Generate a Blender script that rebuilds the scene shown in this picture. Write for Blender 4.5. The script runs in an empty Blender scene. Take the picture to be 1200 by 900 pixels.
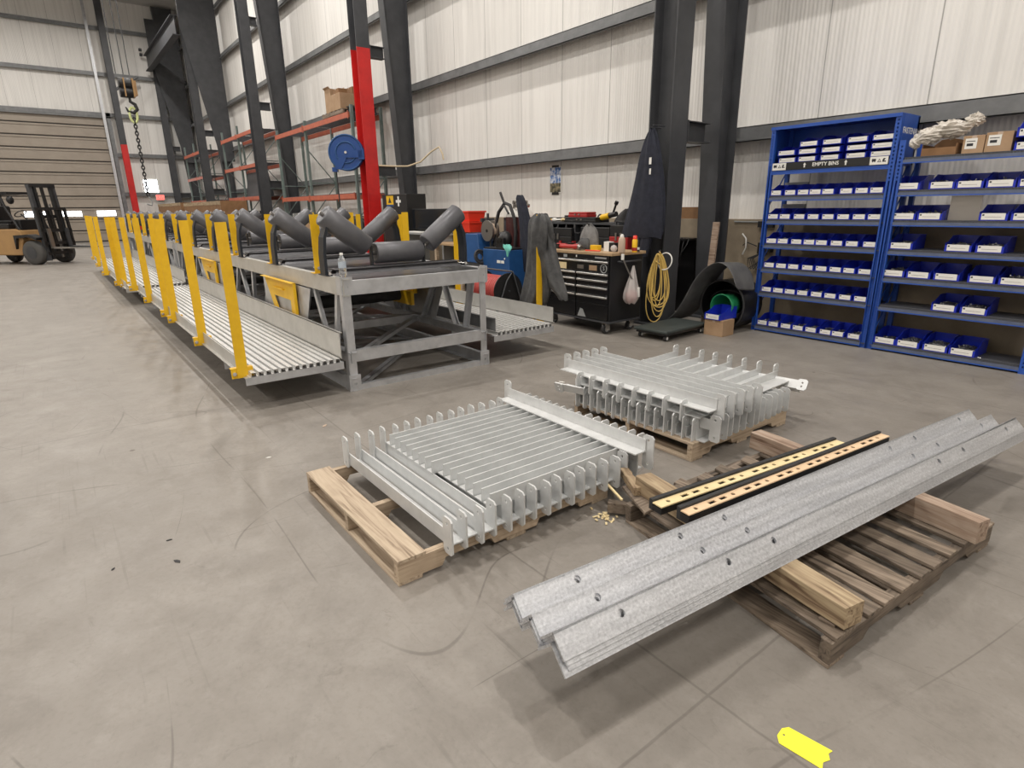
import bpy, math, random
from mathutils import Vector, Matrix
from mathutils.geometry import tessellate_polygon
PI = math.pi
random.seed(7)
scene = bpy.context.scene
COL = scene.collection

def V(*a): return Vector(a)
def T(x=0, y=0, z=0): return Matrix.Translation((x, y, z))
def RX(a): return Matrix.Rotation(a, 4, 'X')
def RY(a): return Matrix.Rotation(a, 4, 'Y')
def RZ(a): return Matrix.Rotation(a, 4, 'Z')
def R(d): return math.radians(d)

# ------------------------------------------------------------------ materials
def base(name):
    m = bpy.data.materials.new(name); m.use_nodes = True
    nt = m.node_tree; b = nt.nodes['Principled BSDF']
    return m, nt, b
def pm(name, c, rough=.5, metal=0., c2=None, scale=8, rough2=None, bump=0., bscale=None, stretch=(1, 1, 1), detail=5, contrast=(.35, .65), spec=None, alpha=None, trans=None, coat=None):
    m, nt, b = base(name)
    b.inputs['Base Color'].default_value = (*c, 1)
    b.inputs['Roughness'].default_value = rough
    b.inputs['Metallic'].default_value = metal
    if spec is not None: b.inputs['Specular IOR Level'].default_value = spec
    if trans is not None: b.inputs['Transmission Weight'].default_value = trans
    if alpha is not None: b.inputs['Alpha'].default_value = alpha
    if coat is not None: b.inputs['Coat Weight'].default_value = coat
    if c2 is not None or rough2 is not None or bump:
        tc = nt.nodes.new('ShaderNodeTexCoord'); mp = nt.nodes.new('ShaderNodeMapping')
        mp.inputs['Scale'].default_value = stretch
        nt.links.new(tc.outputs['Object'], mp.inputs['Vector'])
        n = nt.nodes.new('ShaderNodeTexNoise'); n.inputs['Scale'].default_value = scale; n.inputs['Detail'].default_value = detail; n.inputs['Roughness'].default_value = .6
        nt.links.new(mp.outputs[0], n.inputs['Vector'])
        r = nt.nodes.new('ShaderNodeMapRange'); r.inputs[1].default_value = contrast[0]; r.inputs[2].default_value = contrast[1]
        nt.links.new(n.outputs['Fac'], r.inputs[0])
        if c2 is not None:
            mx = nt.nodes.new('ShaderNodeMix'); mx.data_type = 'RGBA'
            mx.inputs[6].default_value = (*c, 1); mx.inputs[7].default_value = (*c2, 1)
            nt.links.new(r.outputs[0], mx.inputs[0]); nt.links.new(mx.outputs[2], b.inputs['Base Color'])
        if rough2 is not None:
            mr = nt.nodes.new('ShaderNodeMapRange'); mr.inputs[3].default_value = rough; mr.inputs[4].default_value = rough2
            nt.links.new(r.outputs[0], mr.inputs[0]); nt.links.new(mr.outputs[0], b.inputs['Roughness'])
        if bump:
            n2 = n
            if bscale:
                n2 = nt.nodes.new('ShaderNodeTexNoise'); n2.inputs['Scale'].default_value = bscale; n2.inputs['Detail'].default_value = 4
                nt.links.new(mp.outputs[0], n2.inputs['Vector'])
            bp = nt.nodes.new('ShaderNodeBump'); bp.inputs['Strength'].default_value = bump; bp.inputs['Distance'].default_value = .01
            nt.links.new(n2.outputs['Fac'], bp.inputs['Height']); nt.links.new(bp.outputs[0], b.inputs['Normal'])
    return m
def emit(name, c, s):
    m, nt, b = base(name)
    b.inputs['Base Color'].default_value = (*c, 1)
    b.inputs['Emission Color'].default_value = (*c, 1); b.inputs['Emission Strength'].default_value = s
    return m
def wood(name, c, c2, dark, axis, knots=.5, rough=.75, vary=.10):
    m, nt, b = base(name); b.inputs['Roughness'].default_value = rough
    tc = nt.nodes.new('ShaderNodeTexCoord'); mp = nt.nodes.new('ShaderNodeMapping')
    s = [26, 26, 26]; s['xyz'.index(axis)] = 1.6
    mp.inputs['Scale'].default_value = s
    oi = nt.nodes.new('ShaderNodeObjectInfo')
    add = nt.nodes.new('ShaderNodeVectorMath'); add.operation = 'ADD'
    mul = nt.nodes.new('ShaderNodeMath'); mul.operation = 'MULTIPLY'; mul.inputs[1].default_value = 37
    nt.links.new(oi.outputs['Random'], mul.inputs[0]); nt.links.new(tc.outputs['Object'], add.inputs[0]); nt.links.new(mul.outputs[0], add.inputs[1])
    nt.links.new(add.outputs[0], mp.inputs['Vector'])
    n = nt.nodes.new('ShaderNodeTexNoise'); n.inputs['Scale'].default_value = 1.6; n.inputs['Detail'].default_value = 6; n.inputs['Distortion'].default_value = 1.0
    nt.links.new(mp.outputs[0], n.inputs['Vector'])
    cr = nt.nodes.new('ShaderNodeValToRGB'); e = cr.color_ramp.elements
    e[0].position = .3; e[0].color = (*dark, 1); e[1].position = .68; e[1].color = (*c, 1)
    x = cr.color_ramp.elements.new(.46); x.color = (*c2, 1)
    nt.links.new(n.outputs['Fac'], cr.inputs[0])
    n2 = nt.nodes.new('ShaderNodeTexNoise'); n2.inputs['Scale'].default_value = 5; n2.inputs['Detail'].default_value = 3
    nt.links.new(add.outputs[0], n2.inputs['Vector'])
    r = nt.nodes.new('ShaderNodeMapRange'); r.inputs[1].default_value = .5; r.inputs[2].default_value = .75; r.inputs[4].default_value = knots
    nt.links.new(n2.outputs['Fac'], r.inputs[0])
    mx = nt.nodes.new('ShaderNodeMix'); mx.data_type = 'RGBA'; mx.inputs[7].default_value = (*dark, 1)
    nt.links.new(r.outputs[0], mx.inputs[0]); nt.links.new(cr.outputs[0], mx.inputs[6])
    hv = nt.nodes.new('ShaderNodeHueSaturation'); vr = nt.nodes.new('ShaderNodeMapRange'); vr.inputs[3].default_value = 1-vary; vr.inputs[4].default_value = 1+vary
    nt.links.new(oi.outputs['Random'], vr.inputs[0]); nt.links.new(vr.outputs[0], hv.inputs['Value']); nt.links.new(mx.outputs[2], hv.inputs['Color']); nt.links.new(hv.outputs[0], b.inputs['Base Color'])
    bp = nt.nodes.new('ShaderNodeBump'); bp.inputs['Strength'].default_value = .35; bp.inputs['Distance'].default_value = .004
    nt.links.new(n.outputs['Fac'], bp.inputs['Height']); nt.links.new(bp.outputs[0], b.inputs['Normal'])
    return m

M = {}
M['steel_dark'] = pm('steel_dark', (.040, .042, .047), .5, .0, c2=(.056, .058, .064), scale=3)
M['girt'] = pm('girt_steel', (.15, .155, .16), .45, .2, c2=(.20, .205, .21), scale=5)
M['galv'] = pm('galvanised', (.50, .51, .53), .42, .75, c2=(.62, .63, .65), scale=9, rough2=.55, bump=.03, bscale=40)
M['galv_bright'] = pm('galvanised_bright', (.48, .49, .515), .36, .62, c2=(.74, .75, .775), scale=90, rough2=.55, bump=.12, bscale=190, contrast=(.32, .68), detail=9)
def add_streak(m, stretch, scale, amt, dark=.72):
    nt = m.node_tree; b = nt.nodes['Principled BSDF']; src = b.inputs['Base Color'].links[0].from_socket
    tc = nt.nodes.new('ShaderNodeTexCoord'); mp = nt.nodes.new('ShaderNodeMapping'); mp.inputs['Scale'].default_value = stretch; nt.links.new(tc.outputs['Object'], mp.inputs['Vector'])
    n = nt.nodes.new('ShaderNodeTexNoise'); n.inputs['Scale'].default_value = scale; n.inputs['Detail'].default_value = 6; n.inputs['Roughness'].default_value = .65; nt.links.new(mp.outputs[0], n.inputs['Vector'])
    r = nt.nodes.new('ShaderNodeMapRange'); r.inputs[1].default_value = .38; r.inputs[2].default_value = .66; r.inputs[3].default_value = 0; r.inputs[4].default_value = amt; nt.links.new(n.outputs['Fac'], r.inputs[0])
    x = nt.nodes.new('ShaderNodeMix'); x.data_type = 'RGBA'; x.blend_type = 'MULTIPLY'; x.inputs[7].default_value = (dark, dark, dark*1.01, 1)
    nt.links.new(r.outputs[0], x.inputs[0]); nt.links.new(src, x.inputs[6]); nt.links.new(x.outputs[2], b.inputs['Base Color'])
add_streak(M['galv_bright'], (.5, 9, 9), 3.2, .8, .66)
M['deck_metal'] = pm('deck_metal', (.62, .62, .61), .38, .6, c2=(.75, .75, .74), scale=30)
M['toe_metal'] = pm('toe_metal', (.50, .49, .46), .45, .5, c2=(.58, .57, .54), scale=6)
M['bar'] = pm('grey_bar_metal', (.60, .61, .61), .36, .25, c2=(.68, .69, .69), scale=12, rough2=.5, bump=.03, bscale=60)
M['yellow'] = pm('safety_yellow', (.82, .50, .012), .42, 0, c2=(.74, .43, .01), scale=10)
M['red'] = pm('red_paint', (.58, .018, .016), .38, 0, c2=(.45, .014, .014), scale=3)
M['orange'] = pm('rack_orange', (.53, .14, .075), .5, 0, c2=(.42, .11, .07), scale=4)
M['upright'] = pm('rack_green_grey', (.13, .18, .17), .5, .1, c2=(.18, .22, .21), scale=6)
M['blue_rack'] = pm('blue_rack_paint', (.018, .075, .36), .4, 0, c2=(.024, .09, .42), scale=4)
M['lip'] = pm('grey_blue_shelf_lip', (.10, .125, .20), .45, .2, c2=(.13, .155, .23), scale=12)
M['shelfmesh'] = pm('shelf_grey', (.11, .115, .13), .5, .4)
M['bin'] = pm('blue_bin_plastic', (.010, .026, .42), .32, 0, c2=(.012, .032, .48), scale=5)
M['white'] = pm('label_white', (.78, .77, .73), .6)
M['ink'] = pm('ink', (.02, .02, .025), .6)
M['black'] = pm('black_plastic', (.012, .012, .013), .42)
M['black_gloss'] = pm('black_gloss', (.010, .010, .011), .22)
M['rubber'] = pm('rubber', (.022, .022, .024), .7, 0, c2=(.035, .034, .034), scale=14)
M['roller'] = pm('roller_grey', (.105, .105, .115), .42, .35, c2=(.135, .135, .145), scale=5)
M['idler'] = pm('idler_black', (.022, .026, .034), .42, .3)
M['deckplate'] = pm('dark_plate', (.085, .085, .092), .4, .4, c2=(.12, .12, .13), scale=6)
M['wood_x'] = wood('pallet_wood_x', (.53, .43, .315), (.44, .345, .25), (.21, .15, .10), 'x', .35)
M['wood_y'] = wood('pallet_wood_y', (.51, .40, .29), (.42, .325, .23), (.21, .15, .10), 'y', .35)
M['old_x'] = wood('old_wood_x', (.27, .215, .165), (.175, .135, .10), (.06, .045, .034), 'x', .7, vary=.42)
M['old_y'] = wood('old_wood_y', (.24, .19, .145), (.15, .115, .085), (.05, .038, .03), 'y', .7)
M['timber'] = wood('timber_x', (.46, .36, .23), (.32, .235, .145), (.12, .07, .04), 'x', .6)
M['timber_grey'] = wood('timber_grey', (.42, .33, .26), (.32, .23, .17), (.15, .09, .06), 'x', .5)
M['pale'] = pm('pale_strip', (.80, .66, .38), .6, c2=(.74, .59, .33), scale=10)
M['pale_pink'] = pm('pale_pink_strip', (.78, .56, .36), .6, c2=(.72, .52, .33), scale=10)
M['card'] = pm('cardboard', (.36, .23, .13), .8, c2=(.42, .28, .17), scale=5)
M['card_dark'] = pm('cardboard_brown', (.20, .105, .045), .8, c2=(.26, .14, .065), scale=5)
M['chrome'] = pm('chrome', (.75, .74, .72), .25, .9)
M['screws'] = pm('screw_metal', (.35, .35, .36), .35, .9, c2=(.12, .12, .12), scale=60)
M['caster_grey'] = pm('caster_grey', (.30, .31, .31), .5)
M['navy_cloth'] = pm('navy_cloth', (.010, .012, .022), .85, c2=(.018, .021, .036), scale=12, bump=.2)
M['grey_cloth'] = pm('grey_cloth', (.055, .056, .058), .9, c2=(.10, .10, .10), scale=10, bump=.4, bscale=30)
M['blue_machine'] = pm('blue_machine', (.012, .065, .20), .4, c2=(.018, .085, .25), scale=5)
M['blue_reel'] = pm('blue_reel', (.012, .06, .24), .35)
M['red_plastic'] = pm('red_plastic', (.80, .045, .02), .38)
M['red_tool'] = pm('red_tool', (.38, .02, .02), .4)
M['brown_cyl'] = pm('cylinder_brown', (.060, .018, .018), .35, c2=(.09, .028, .028), scale=5)
M['clear'] = pm('clear_plastic', (.9, .92, .93), .08, 0, trans=.85)
M['bag'] = pm('plastic_film', (.75, .70, .68), .25, 0, alpha=.55)
M['film'] = pm('crumpled_film', (.62, .57, .50), .3, 0, c2=(.78, .74, .68), scale=9, bump=.6, bscale=14, alpha=.85)
M['caramel'] = pm('caramel_paint', (.42, .25, .10), .45, c2=(.36, .21, .09), scale=3)
M['green'] = pm('green_plastic', (.02, .25, .10), .4)
M['teal'] = pm('teal_cloth', (.15, .50, .42), .8)
M['steel_plain'] = pm('plain_steel', (.35, .33, .31), .35, .9)
M['cord'] = pm('yellow_cord', (.62, .43, .12), .5)
M['tan_cord'] = pm('tan_hose', (.55, .45, .30), .5)
M['conc_wall'] = pm('concrete_curb', (.34, .28, .20), .85, c2=(.24, .195, .14), scale=2.2, bump=.2, bscale=12)
M['neon'] = pm('neon_tag', (.95, .90, .05), .6)
M['tan'] = pm('tan_plastic', (.50, .38, .29), .6)
M['glass_dark'] = pm('dark_screen', (.012, .014, .018), .12)
M['sky_glow'] = emit('daylight_pane', (.92, .96, 1.0), 6)
M['exit_glow'] = emit('exit_glow', (1.0, .05, .04), 4)
M['lamp_glow'] = emit('lamp_glow', (1.0, .95, .88), 20)
M['bench_wood'] = pm('bench_wood', (.45, .31, .18), .55, c2=(.36, .24, .13), scale=4, stretch=(1, 8, 1))

# ------------------------------------------------------------------ mesh builder
def poly_area(p):
    return sum(p[i][0]*p[(i+1) % len(p)][1]-p[(i+1) % len(p)][0]*p[i][1] for i in range(len(p)))/2
class MB:
    def __init__(s): s.v = []; s.f = []; s.mi = []; s.sm = []; s.cur = 0; s.M = Matrix.Identity(4)
    def add(s, vs, fs, M=None, smooth=False):
        m = s.M @ M if M is not None else s.M
        o = len(s.v)
        s.v += [tuple(m @ Vector(v)) for v in vs]
        for f in fs: s.f.append(tuple(i+o for i in f)); s.mi.append(s.cur); s.sm.append(smooth)
        return s
    def box(s, x0, x1, y0, y1, z0, z1, M=None):
        vs = [(x0, y0, z0), (x1, y0, z0), (x1, y1, z0), (x0, y1, z0), (x0, y0, z1), (x1, y0, z1), (x1, y1, z1), (x0, y1, z1)]
        return s.add(vs, [(0, 3, 2, 1), (4, 5, 6, 7), (0, 1, 5, 4), (1, 2, 6, 5), (2, 3, 7, 6), (3, 0, 4, 7)], M)
    def cbox(s, c, d, M=None):
        return s.box(c[0]-d[0]/2, c[0]+d[0]/2, c[1]-d[1]/2, c[1]+d[1]/2, c[2]-d[2]/2, c[2]+d[2]/2, M)
    def hexa(s, bot, top):
        return s.add(list(bot)+list(top), [(0, 3, 2, 1), (4, 5, 6, 7), (0, 1, 5, 4), (1, 2, 6, 5), (2, 3, 7, 6), (3, 0, 4, 7)])
    def cyl(s, p0, p1, r, n=16, r1=None, caps=True, smooth=True):
        p0 = Vector(p0); p1 = Vector(p1); d = (p1-p0)
        if d.length < 1e-6: return s
        q = d.to_track_quat('Z', 'Y').to_matrix().to_4x4(); L = d.length; r1 = r if r1 is None else r1
        mt = Matrix.Translation(p0) @ q
        vs = [(r*math.cos(2*PI*i/n), r*math.sin(2*PI*i/n), 0) for i in range(n)]+[(r1*math.cos(2*PI*i/n), r1*math.sin(2*PI*i/n), L) for i in range(n)]
        s.add(vs, [(i, (i+1) % n, n+(i+1) % n, n+i) for i in range(n)], mt, smooth)
        if caps: s.add(vs, [tuple(range(n-1, -1, -1)), tuple(range(n, 2*n))], mt)
        return s
    def lathe(s, prof, M=None, n=20, smooth=True):
        vs = []; fs = []
        for r, z in prof:
            vs += [(r*math.cos(2*PI*i/n), r*math.sin(2*PI*i/n), z) for i in range(n)]
        for k in range(len(prof)-1):
            fs += [(k*n+i, k*n+(i+1) % n, (k+1)*n+(i+1) % n, (k+1)*n+i) for i in range(n)]
        s.add(vs, fs, M, smooth)
        s.add(vs, [tuple(range(n-1, -1, -1)), tuple(range((len(prof)-1)*n, len(prof)*n))], M)
        return s
    def ring(s, R0, r, M=None, n=28, k=8):
        vs = []; fs = []
        for i in range(n):
            a = 2*PI*i/n
            for j in range(k):
                b = 2*PI*j/k; rr = R0+r*math.cos(b)
                vs.append((rr*math.cos(a), rr*math.sin(a), r*math.sin(b)))
        for i in range(n):
            for j in range(k):
                fs.append((i*k+j, ((i+1) % n)*k+j, ((i+1) % n)*k+(j+1) % k, i*k+(j+1) % k))
        return s.add(vs, fs, M, True)
    def sphere(s, c, r, M=None, n=14, sc=(1, 1, 1)):
        vs = [(0, 0, -r)]; fs = []; k = n//2
        for a in range(1, k):
            t = -PI/2+PI*a/k
            vs += [(r*math.cos(t)*math.cos(2*PI*i/n), r*math.cos(t)*math.sin(2*PI*i/n), r*math.sin(t)) for i in range(n)]
        vs.append((0, 0, r)); e = len(vs)-1
        for i in range(n): fs.append((0, 1+(i+1) % n, 1+i)); fs.append((e, e-n+i, e-n+(i+1) % n))
        for a in range(k-2):
            o = 1+a*n
            fs += [(o+i, o+(i+1) % n, o+n+(i+1) % n, o+n+i) for i in range(n)]
        vs = [(c[0]+x*sc[0], c[1]+y*sc[1], c[2]+z*sc[2]) for x, y, z in vs]
        return s.add(vs, fs, M, True)
    def tube(s, pts, r, n=8, closed=False, rr=None):
        pts = [Vector(p) for p in pts]; N = len(pts); vs = []; fs = []
        up = Vector((0, 0, 1)); prev = None
        for i, p in enumerate(pts):
            if closed: d = pts[(i+1) % N]-pts[i-1]
            else: d = pts[min(i+1, N-1)]-pts[max(i-1, 0)]
            d.normalize()
            if prev is None:
                a = up.cross(d)
                if a.length < .05: a = Vector((1, 0, 0)).cross(d)
            else: a = prev-d*prev.dot(d)
            if a.length < 1e-4: a = d.orthogonal()
            a.normalize(); prev = a; b = d.cross(a)
            q = rr[i] if rr else r
            vs += [p+(a*math.cos(2*PI*j/n)+b*math.sin(2*PI*j/n))*q for j in range(n)]
        K = N if closed else N-1
        for i in range(K):
            o = i*n; o2 = ((i+1) % N)*n
            fs += [(o+j, o+(j+1) % n, o2+(j+1) % n, o2+j) for j in range(n)]
        s.add(vs, fs, None, True)
        if not closed: s.add(vs, [tuple(range(n-1, -1, -1)), tuple(range((N-1)*n, N*n))])
        return s
    def prism(s, poly, t, M=None, holes=()):
        """polygon in xy (holes allowed), extruded from z=0 to z=t"""
        loops = [list(poly)]+[list(h) for h in holes]
        if poly_area(loops[0]) < 0: loops[0].reverse()
        for h in loops[1:]:
            if poly_area(h) > 0: h.reverse()
        flat = [p for l in loops for p in l]; n = len(flat)
        if len(loops) == 1 and len(poly) <= 4: tris = [tuple(range(n))]
        else:
            tris = []
            for a, b, c in tessellate_polygon([[Vector((x, y, 0)) for x, y in l] for l in loops]):
                A, B, C = flat[a], flat[b], flat[c]
                ar = (B[0]-A[0])*(C[1]-A[1])-(C[0]-A[0])*(B[1]-A[1])
                if abs(ar) < 1e-12: continue
                tris.append((a, b, c) if ar > 0 else (a, c, b))
        vs = [(x, y, 0) for x, y in flat]+[(x, y, t) for x, y in flat]
        fs = [tuple(reversed(q)) for q in tris]+[tuple(i+n for i in q) for q in tris]
        o = 0
        for l in loops:
            k = len(l); fs += [(o+i, o+(i+1) % k, n+o+(i+1) % k, n+o+i) for i in range(k)]; o += k
        return s.add(vs, fs, M)
    def sheet(s, rows, t=0., smooth=True, closed=False):
        """grid of points rows[i][j]"""
        m, n = len(rows), len(rows[0]); vs = [p for r in rows for p in r]
        fs = [(i*n+j, i*n+j+1, (i+1)*n+j+1, (i+1)*n+j) for i in range(m-1) for j in range(n-1)]
        if closed: fs += [(i*n+n-1, i*n, (i+1)*n, (i+1)*n+n-1) for i in range(m-1)]
        return s.add(vs, fs, None, smooth)
    def build(s, name, mat, parent=None, loc=(0, 0, 0), rotz=0, bevel=0, solid=0, world=None, sub=0):
        vs = s.v
        if world is not None:
            inv = world.inverted(); vs = [tuple(inv @ Vector(v)) for v in vs]
        me = bpy.data.meshes.new(name); me.from_pydata(vs, [], s.f)
        mats = mat if isinstance(mat, (list, tuple)) else [mat]
        for m in mats: me.materials.append(M[m] if isinstance(m, str) else m)
        me.polygons.foreach_set('material_index', s.mi); me.polygons.foreach_set('use_smooth', s.sm)
        me.update()
        o = bpy.data.objects.new(name, me); COL.objects.link(o)
        o.location = loc; o.rotation_euler = (0, 0, rotz)
        if parent is not None: o.parent = parent
        if solid:
            md = o.modifiers.new('solid', 'SOLIDIFY'); md.thickness = solid; md.offset = 0
        if bevel:
            md = o.modifiers.new('bevel', 'BEVEL'); md.width = bevel; md.segments = 2; md.limit_method = 'ANGLE'; md.angle_limit = R(40)
        if sub:
            md = o.modifiers.new('sub', 'SUBSURF'); md.levels = sub; md.render_levels = sub
        return o
def thing(name, label, cat, loc=(0, 0, 0), rotz=0, group=None):
    o = bpy.data.objects.new(name, None); COL.objects.link(o); o.empty_display_size = .1
    o.location = loc; o.rotation_euler = (0, 0, rotz); o['label'] = label; o['category'] = cat
    if group: o['group'] = group
    return o
def WM(o):
    return Matrix.Translation(o.location) @ o.rotation_euler.to_matrix().to_4x4()
def tag(o, label, cat, group=None, kind=None):
    o['label'] = label; o['category'] = cat
    if group: o['group'] = group
    if kind: o['kind'] = kind
    return o
def struct(o):
    o['kind'] = 'structure'; return o
def copy_tree(o, parent=None):
    c = o.copy(); COL.objects.link(c)
    if parent is not None: c.parent = parent
    for ch in list(o.children): copy_tree(ch, c)
    return c
def put(o, loc=None, rot=None, label=None, group=None):
    if loc is not None: o.location = loc
    if rot is not None: o.rotation_euler = rot
    if label: o['label'] = label
    if group: o['group'] = group
    return o
ORD = ['first', 'second', 'third', 'fourth', 'fifth', 'sixth', 'seventh', 'eighth', 'ninth', 'tenth', 'eleventh', 'twelfth', 'thirteenth', 'fourteenth', 'fifteenth', 'sixteenth', 'seventeenth', 'eighteenth', 'nineteenth', 'twentieth']
def circ(cx, cy, r, n=12): return [(cx+r*math.cos(2*PI*i/n), cy+r*math.sin(2*PI*i/n)) for i in range(n)]
def cham(x0, x1, y0, y1, c):
    return [(x0+c, y0), (x1-c, y0), (x1, y0+c), (x1, y1-c), (x1-c, y1), (x0+c, y1), (x0, y1-c), (x0, y0+c)]
def text_mesh(txt, size, mat, name, parent=None, M=None, extrude=.0008, bold=0):
    cu = bpy.data.curves.new('lettering', 'FONT'); cu.body = txt; cu.size = size; cu.extrude = extrude; cu.align_x = 'CENTER'; cu.align_y = 'CENTER'; cu.offset = bold; cu.resolution_u = 3
    t = bpy.data.objects.new('lettering', cu); COL.objects.link(t)
    dg = bpy.context.evaluated_depsgraph_get(); me = bpy.data.meshes.new_from_object(t.evaluated_get(dg))
    bpy.data.objects.remove(t); bpy.data.curves.remove(cu)
    if M is not None: me.transform(M)
    me.name = name
    me.materials.clear(); me.materials.append(globals()['M'][mat])
    o = bpy.data.objects.new(name, me); COL.objects.link(o)
    if parent is not None: o.parent = parent
    return o
# ------------------------------------------------------------------ camera
cam = bpy.data.cameras.new('camera'); co = bpy.data.objects.new('camera', cam); COL.objects.link(co)
cam.sensor_width = 36; cam.lens = 684.908*36/1200; cam.clip_end = 200; cam.clip_start = .05
ca = (0.609972200881445, 0.7923339080737832, -0.011869804900311504); cb = (-0.2220880756209006, 0.18531325381547922, 0.9572543468834837); cc = (-0.7606647098550393, 0.5812623986435431, -0.2890038461756238)
co.matrix_world = Matrix(((ca[0], cb[0], -cc[0], 0), (ca[1], cb[1], -cc[1], 0), (ca[2], cb[2], -cc[2], 1.6), (0, 0, 0, 1)))
scene.camera = co
scene.view_settings.view_transform = 'Standard'; scene.view_settings.look = 'None'; scene.view_settings.gamma = 1
scene.view_settings.use_curve_mapping = False; scene.view_settings.exposure = 0.0

# ------------------------------------------------------------------ floor material
def floor_mat():
    m, nt, b = base('concrete_floor'); L = nt.links.new; N = nt.nodes.new
    tc = N('ShaderNodeTexCoord'); P = tc.outputs['Object']
    def noise(scale, det=5, st=None, dist=0., rough=.6):
        n = N('ShaderNodeTexNoise'); n.inputs['Scale'].default_value = scale; n.inputs['Detail'].default_value = det; n.inputs['Distortion'].default_value = dist; n.inputs['Roughness'].default_value = rough
        if st:
            mp = N('ShaderNodeMapping'); mp.inputs['Scale'].default_value = st[0]; mp.inputs['Rotation'].default_value = (0, 0, st[1]); L(P, mp.inputs['Vector']); L(mp.outputs[0], n.inputs['Vector'])
        else: L(P, n.inputs['Vector'])
        return n.outputs['Fac']
    def mr(src, a, c, d=0., e=1.):
        r = N('ShaderNodeMapRange'); r.inputs[1].default_value = a; r.inputs[2].default_value = c; r.inputs[3].default_value = d; r.inputs[4].default_value = e; L(src, r.inputs[0]); return r.outputs[0]
    def math_(op, a, c=None):
        q = N('ShaderNodeMath'); q.operation = op
        if isinstance(a, (int, float)): q.inputs[0].default_value = a
        else: L(a, q.inputs[0])
        if c is not None:
            if isinstance(c, (int, float)): q.inputs[1].default_value = c
            else: L(c, q.inputs[1])
        return q.outputs[0]
    def mixc(f, a, c):
        x = N('ShaderNodeMix'); x.data_type = 'RGBA'; L(f, x.inputs[0])
        if isinstance(a, tuple): x.inputs[6].default_value = (*a, 1)
        else: L(a, x.inputs[6])
        if isinstance(c, tuple): x.inputs[7].default_value = (*c, 1)
        else: L(c, x.inputs[7])
        return x.outputs[2]
    col = mixc(mr(noise(.45, 6), .35, .65), (.222, .201, .178), (.268, .245, .219))
    col = mixc(mr(noise(2.6, 9, rough=.75), .42, .66, 0, .65), col, (.188, .168, .146))
    col = mixc(mr(noise(1.1, 8, dist=1.5, rough=.7), .52, .70, 0, .60), col, (.155, .137, .118))
    col = mixc(mr(noise(5.5, 9, rough=.8), .52, .66, 0, .40), col, (.300, .275, .248))
    col = mixc(mr(noise(9, 8, dist=.8, rough=.75), .60, .70, 0, .5), col, (.135, .118, .10))
    col = mixc(mr(noise(45, 6), .5, .75, 0, .35), col, (.16, .143, .123))
    for k, (sc, st, a, lv) in enumerate(((.5, (1, .45, 1), .5, .5), (.62, (.5, 1, 1), 1.1, .47), (.8, (1, .3, 1), 2.0, .52), (.45, (1, .6, 1), 2.7, .45), (1.1, (.35, 1, 1), .2, .5))):
        nn = noise(sc, 0, (st, a), .3)
        ln = mr(math_('ABSOLUTE', math_('SUBTRACT', nn, lv)), .0006, .0016, 1, 0)
        mk = mr(noise(1.1+.15*k, 2, ((1, 1, 1), k*1.9+.7)), .50, .58)
        col = mixc(math_('MULTIPLY', math_('MULTIPLY', ln, mk), .5), col, (.09, .078, .066))
    # tyre-like smears and long scratches in several directions
    for k, (sx, sy, a) in enumerate(((.5, 16, .35), (.4, 22, 1.25), (.45, 20, 2.2), (.35, 26, 2.75))):
        s = mr(noise(1.3, 2, ((sx, sy, 1), a)), .655, .69, 0, 1)
        msk = mr(noise(.9+.2*k, 2, ((1, 1, 1), k*1.3+.4)), .5, .6)
        col = mixc(math_('MULTIPLY', math_('MULTIPLY', s, msk), .25), col, (.12, .105, .09))
    # small dark spots
    vo = N('ShaderNodeTexVoronoi'); vo.inputs['Scale'].default_value = 1.3; L(P, vo.inputs['Vector'])
    sp = mr(vo.outputs['Distance'], .018, .026, 1, 0)
    col = mixc(math_('MULTIPLY', sp, .8), col, (.09, .07, .055))
    # joints on a 4.35 m grid
    sx = N('ShaderNodeSeparateXYZ'); L(P, sx.inputs[0])
    wob = math_('MULTIPLY', math_('SUBTRACT', noise(3, 2), .5), .02)
    def joint(o, off):
        q = math_('MODULO', math_('ADD', math_('ADD', o, wob), 4.35*20-off+2.175), 4.35)
        return mr(math_('ABSOLUTE', math_('SUBTRACT', q, 2.175)), .003, .007, 1, 0)
    j = math_('MAXIMUM', joint(sx.outputs[0], -.873), joint(sx.outputs[1], 1.49))
    col = mixc(math_('MULTIPLY', j, .42), col, (.09, .078, .066))
    L(col, b.inputs['Base Color'])
    L(mr(noise(3.2, 6), .3, .7, .38, .58), b.inputs['Roughness'])
    bp = N('ShaderNodeBump'); bp.inputs['Strength'].default_value = .06; bp.inputs['Distance'].default_value = .01
    L(math_('SUBTRACT', noise(18, 5), j), bp.inputs['Height']); L(bp.outputs[0], b.inputs['Normal'])
    return m
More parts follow.
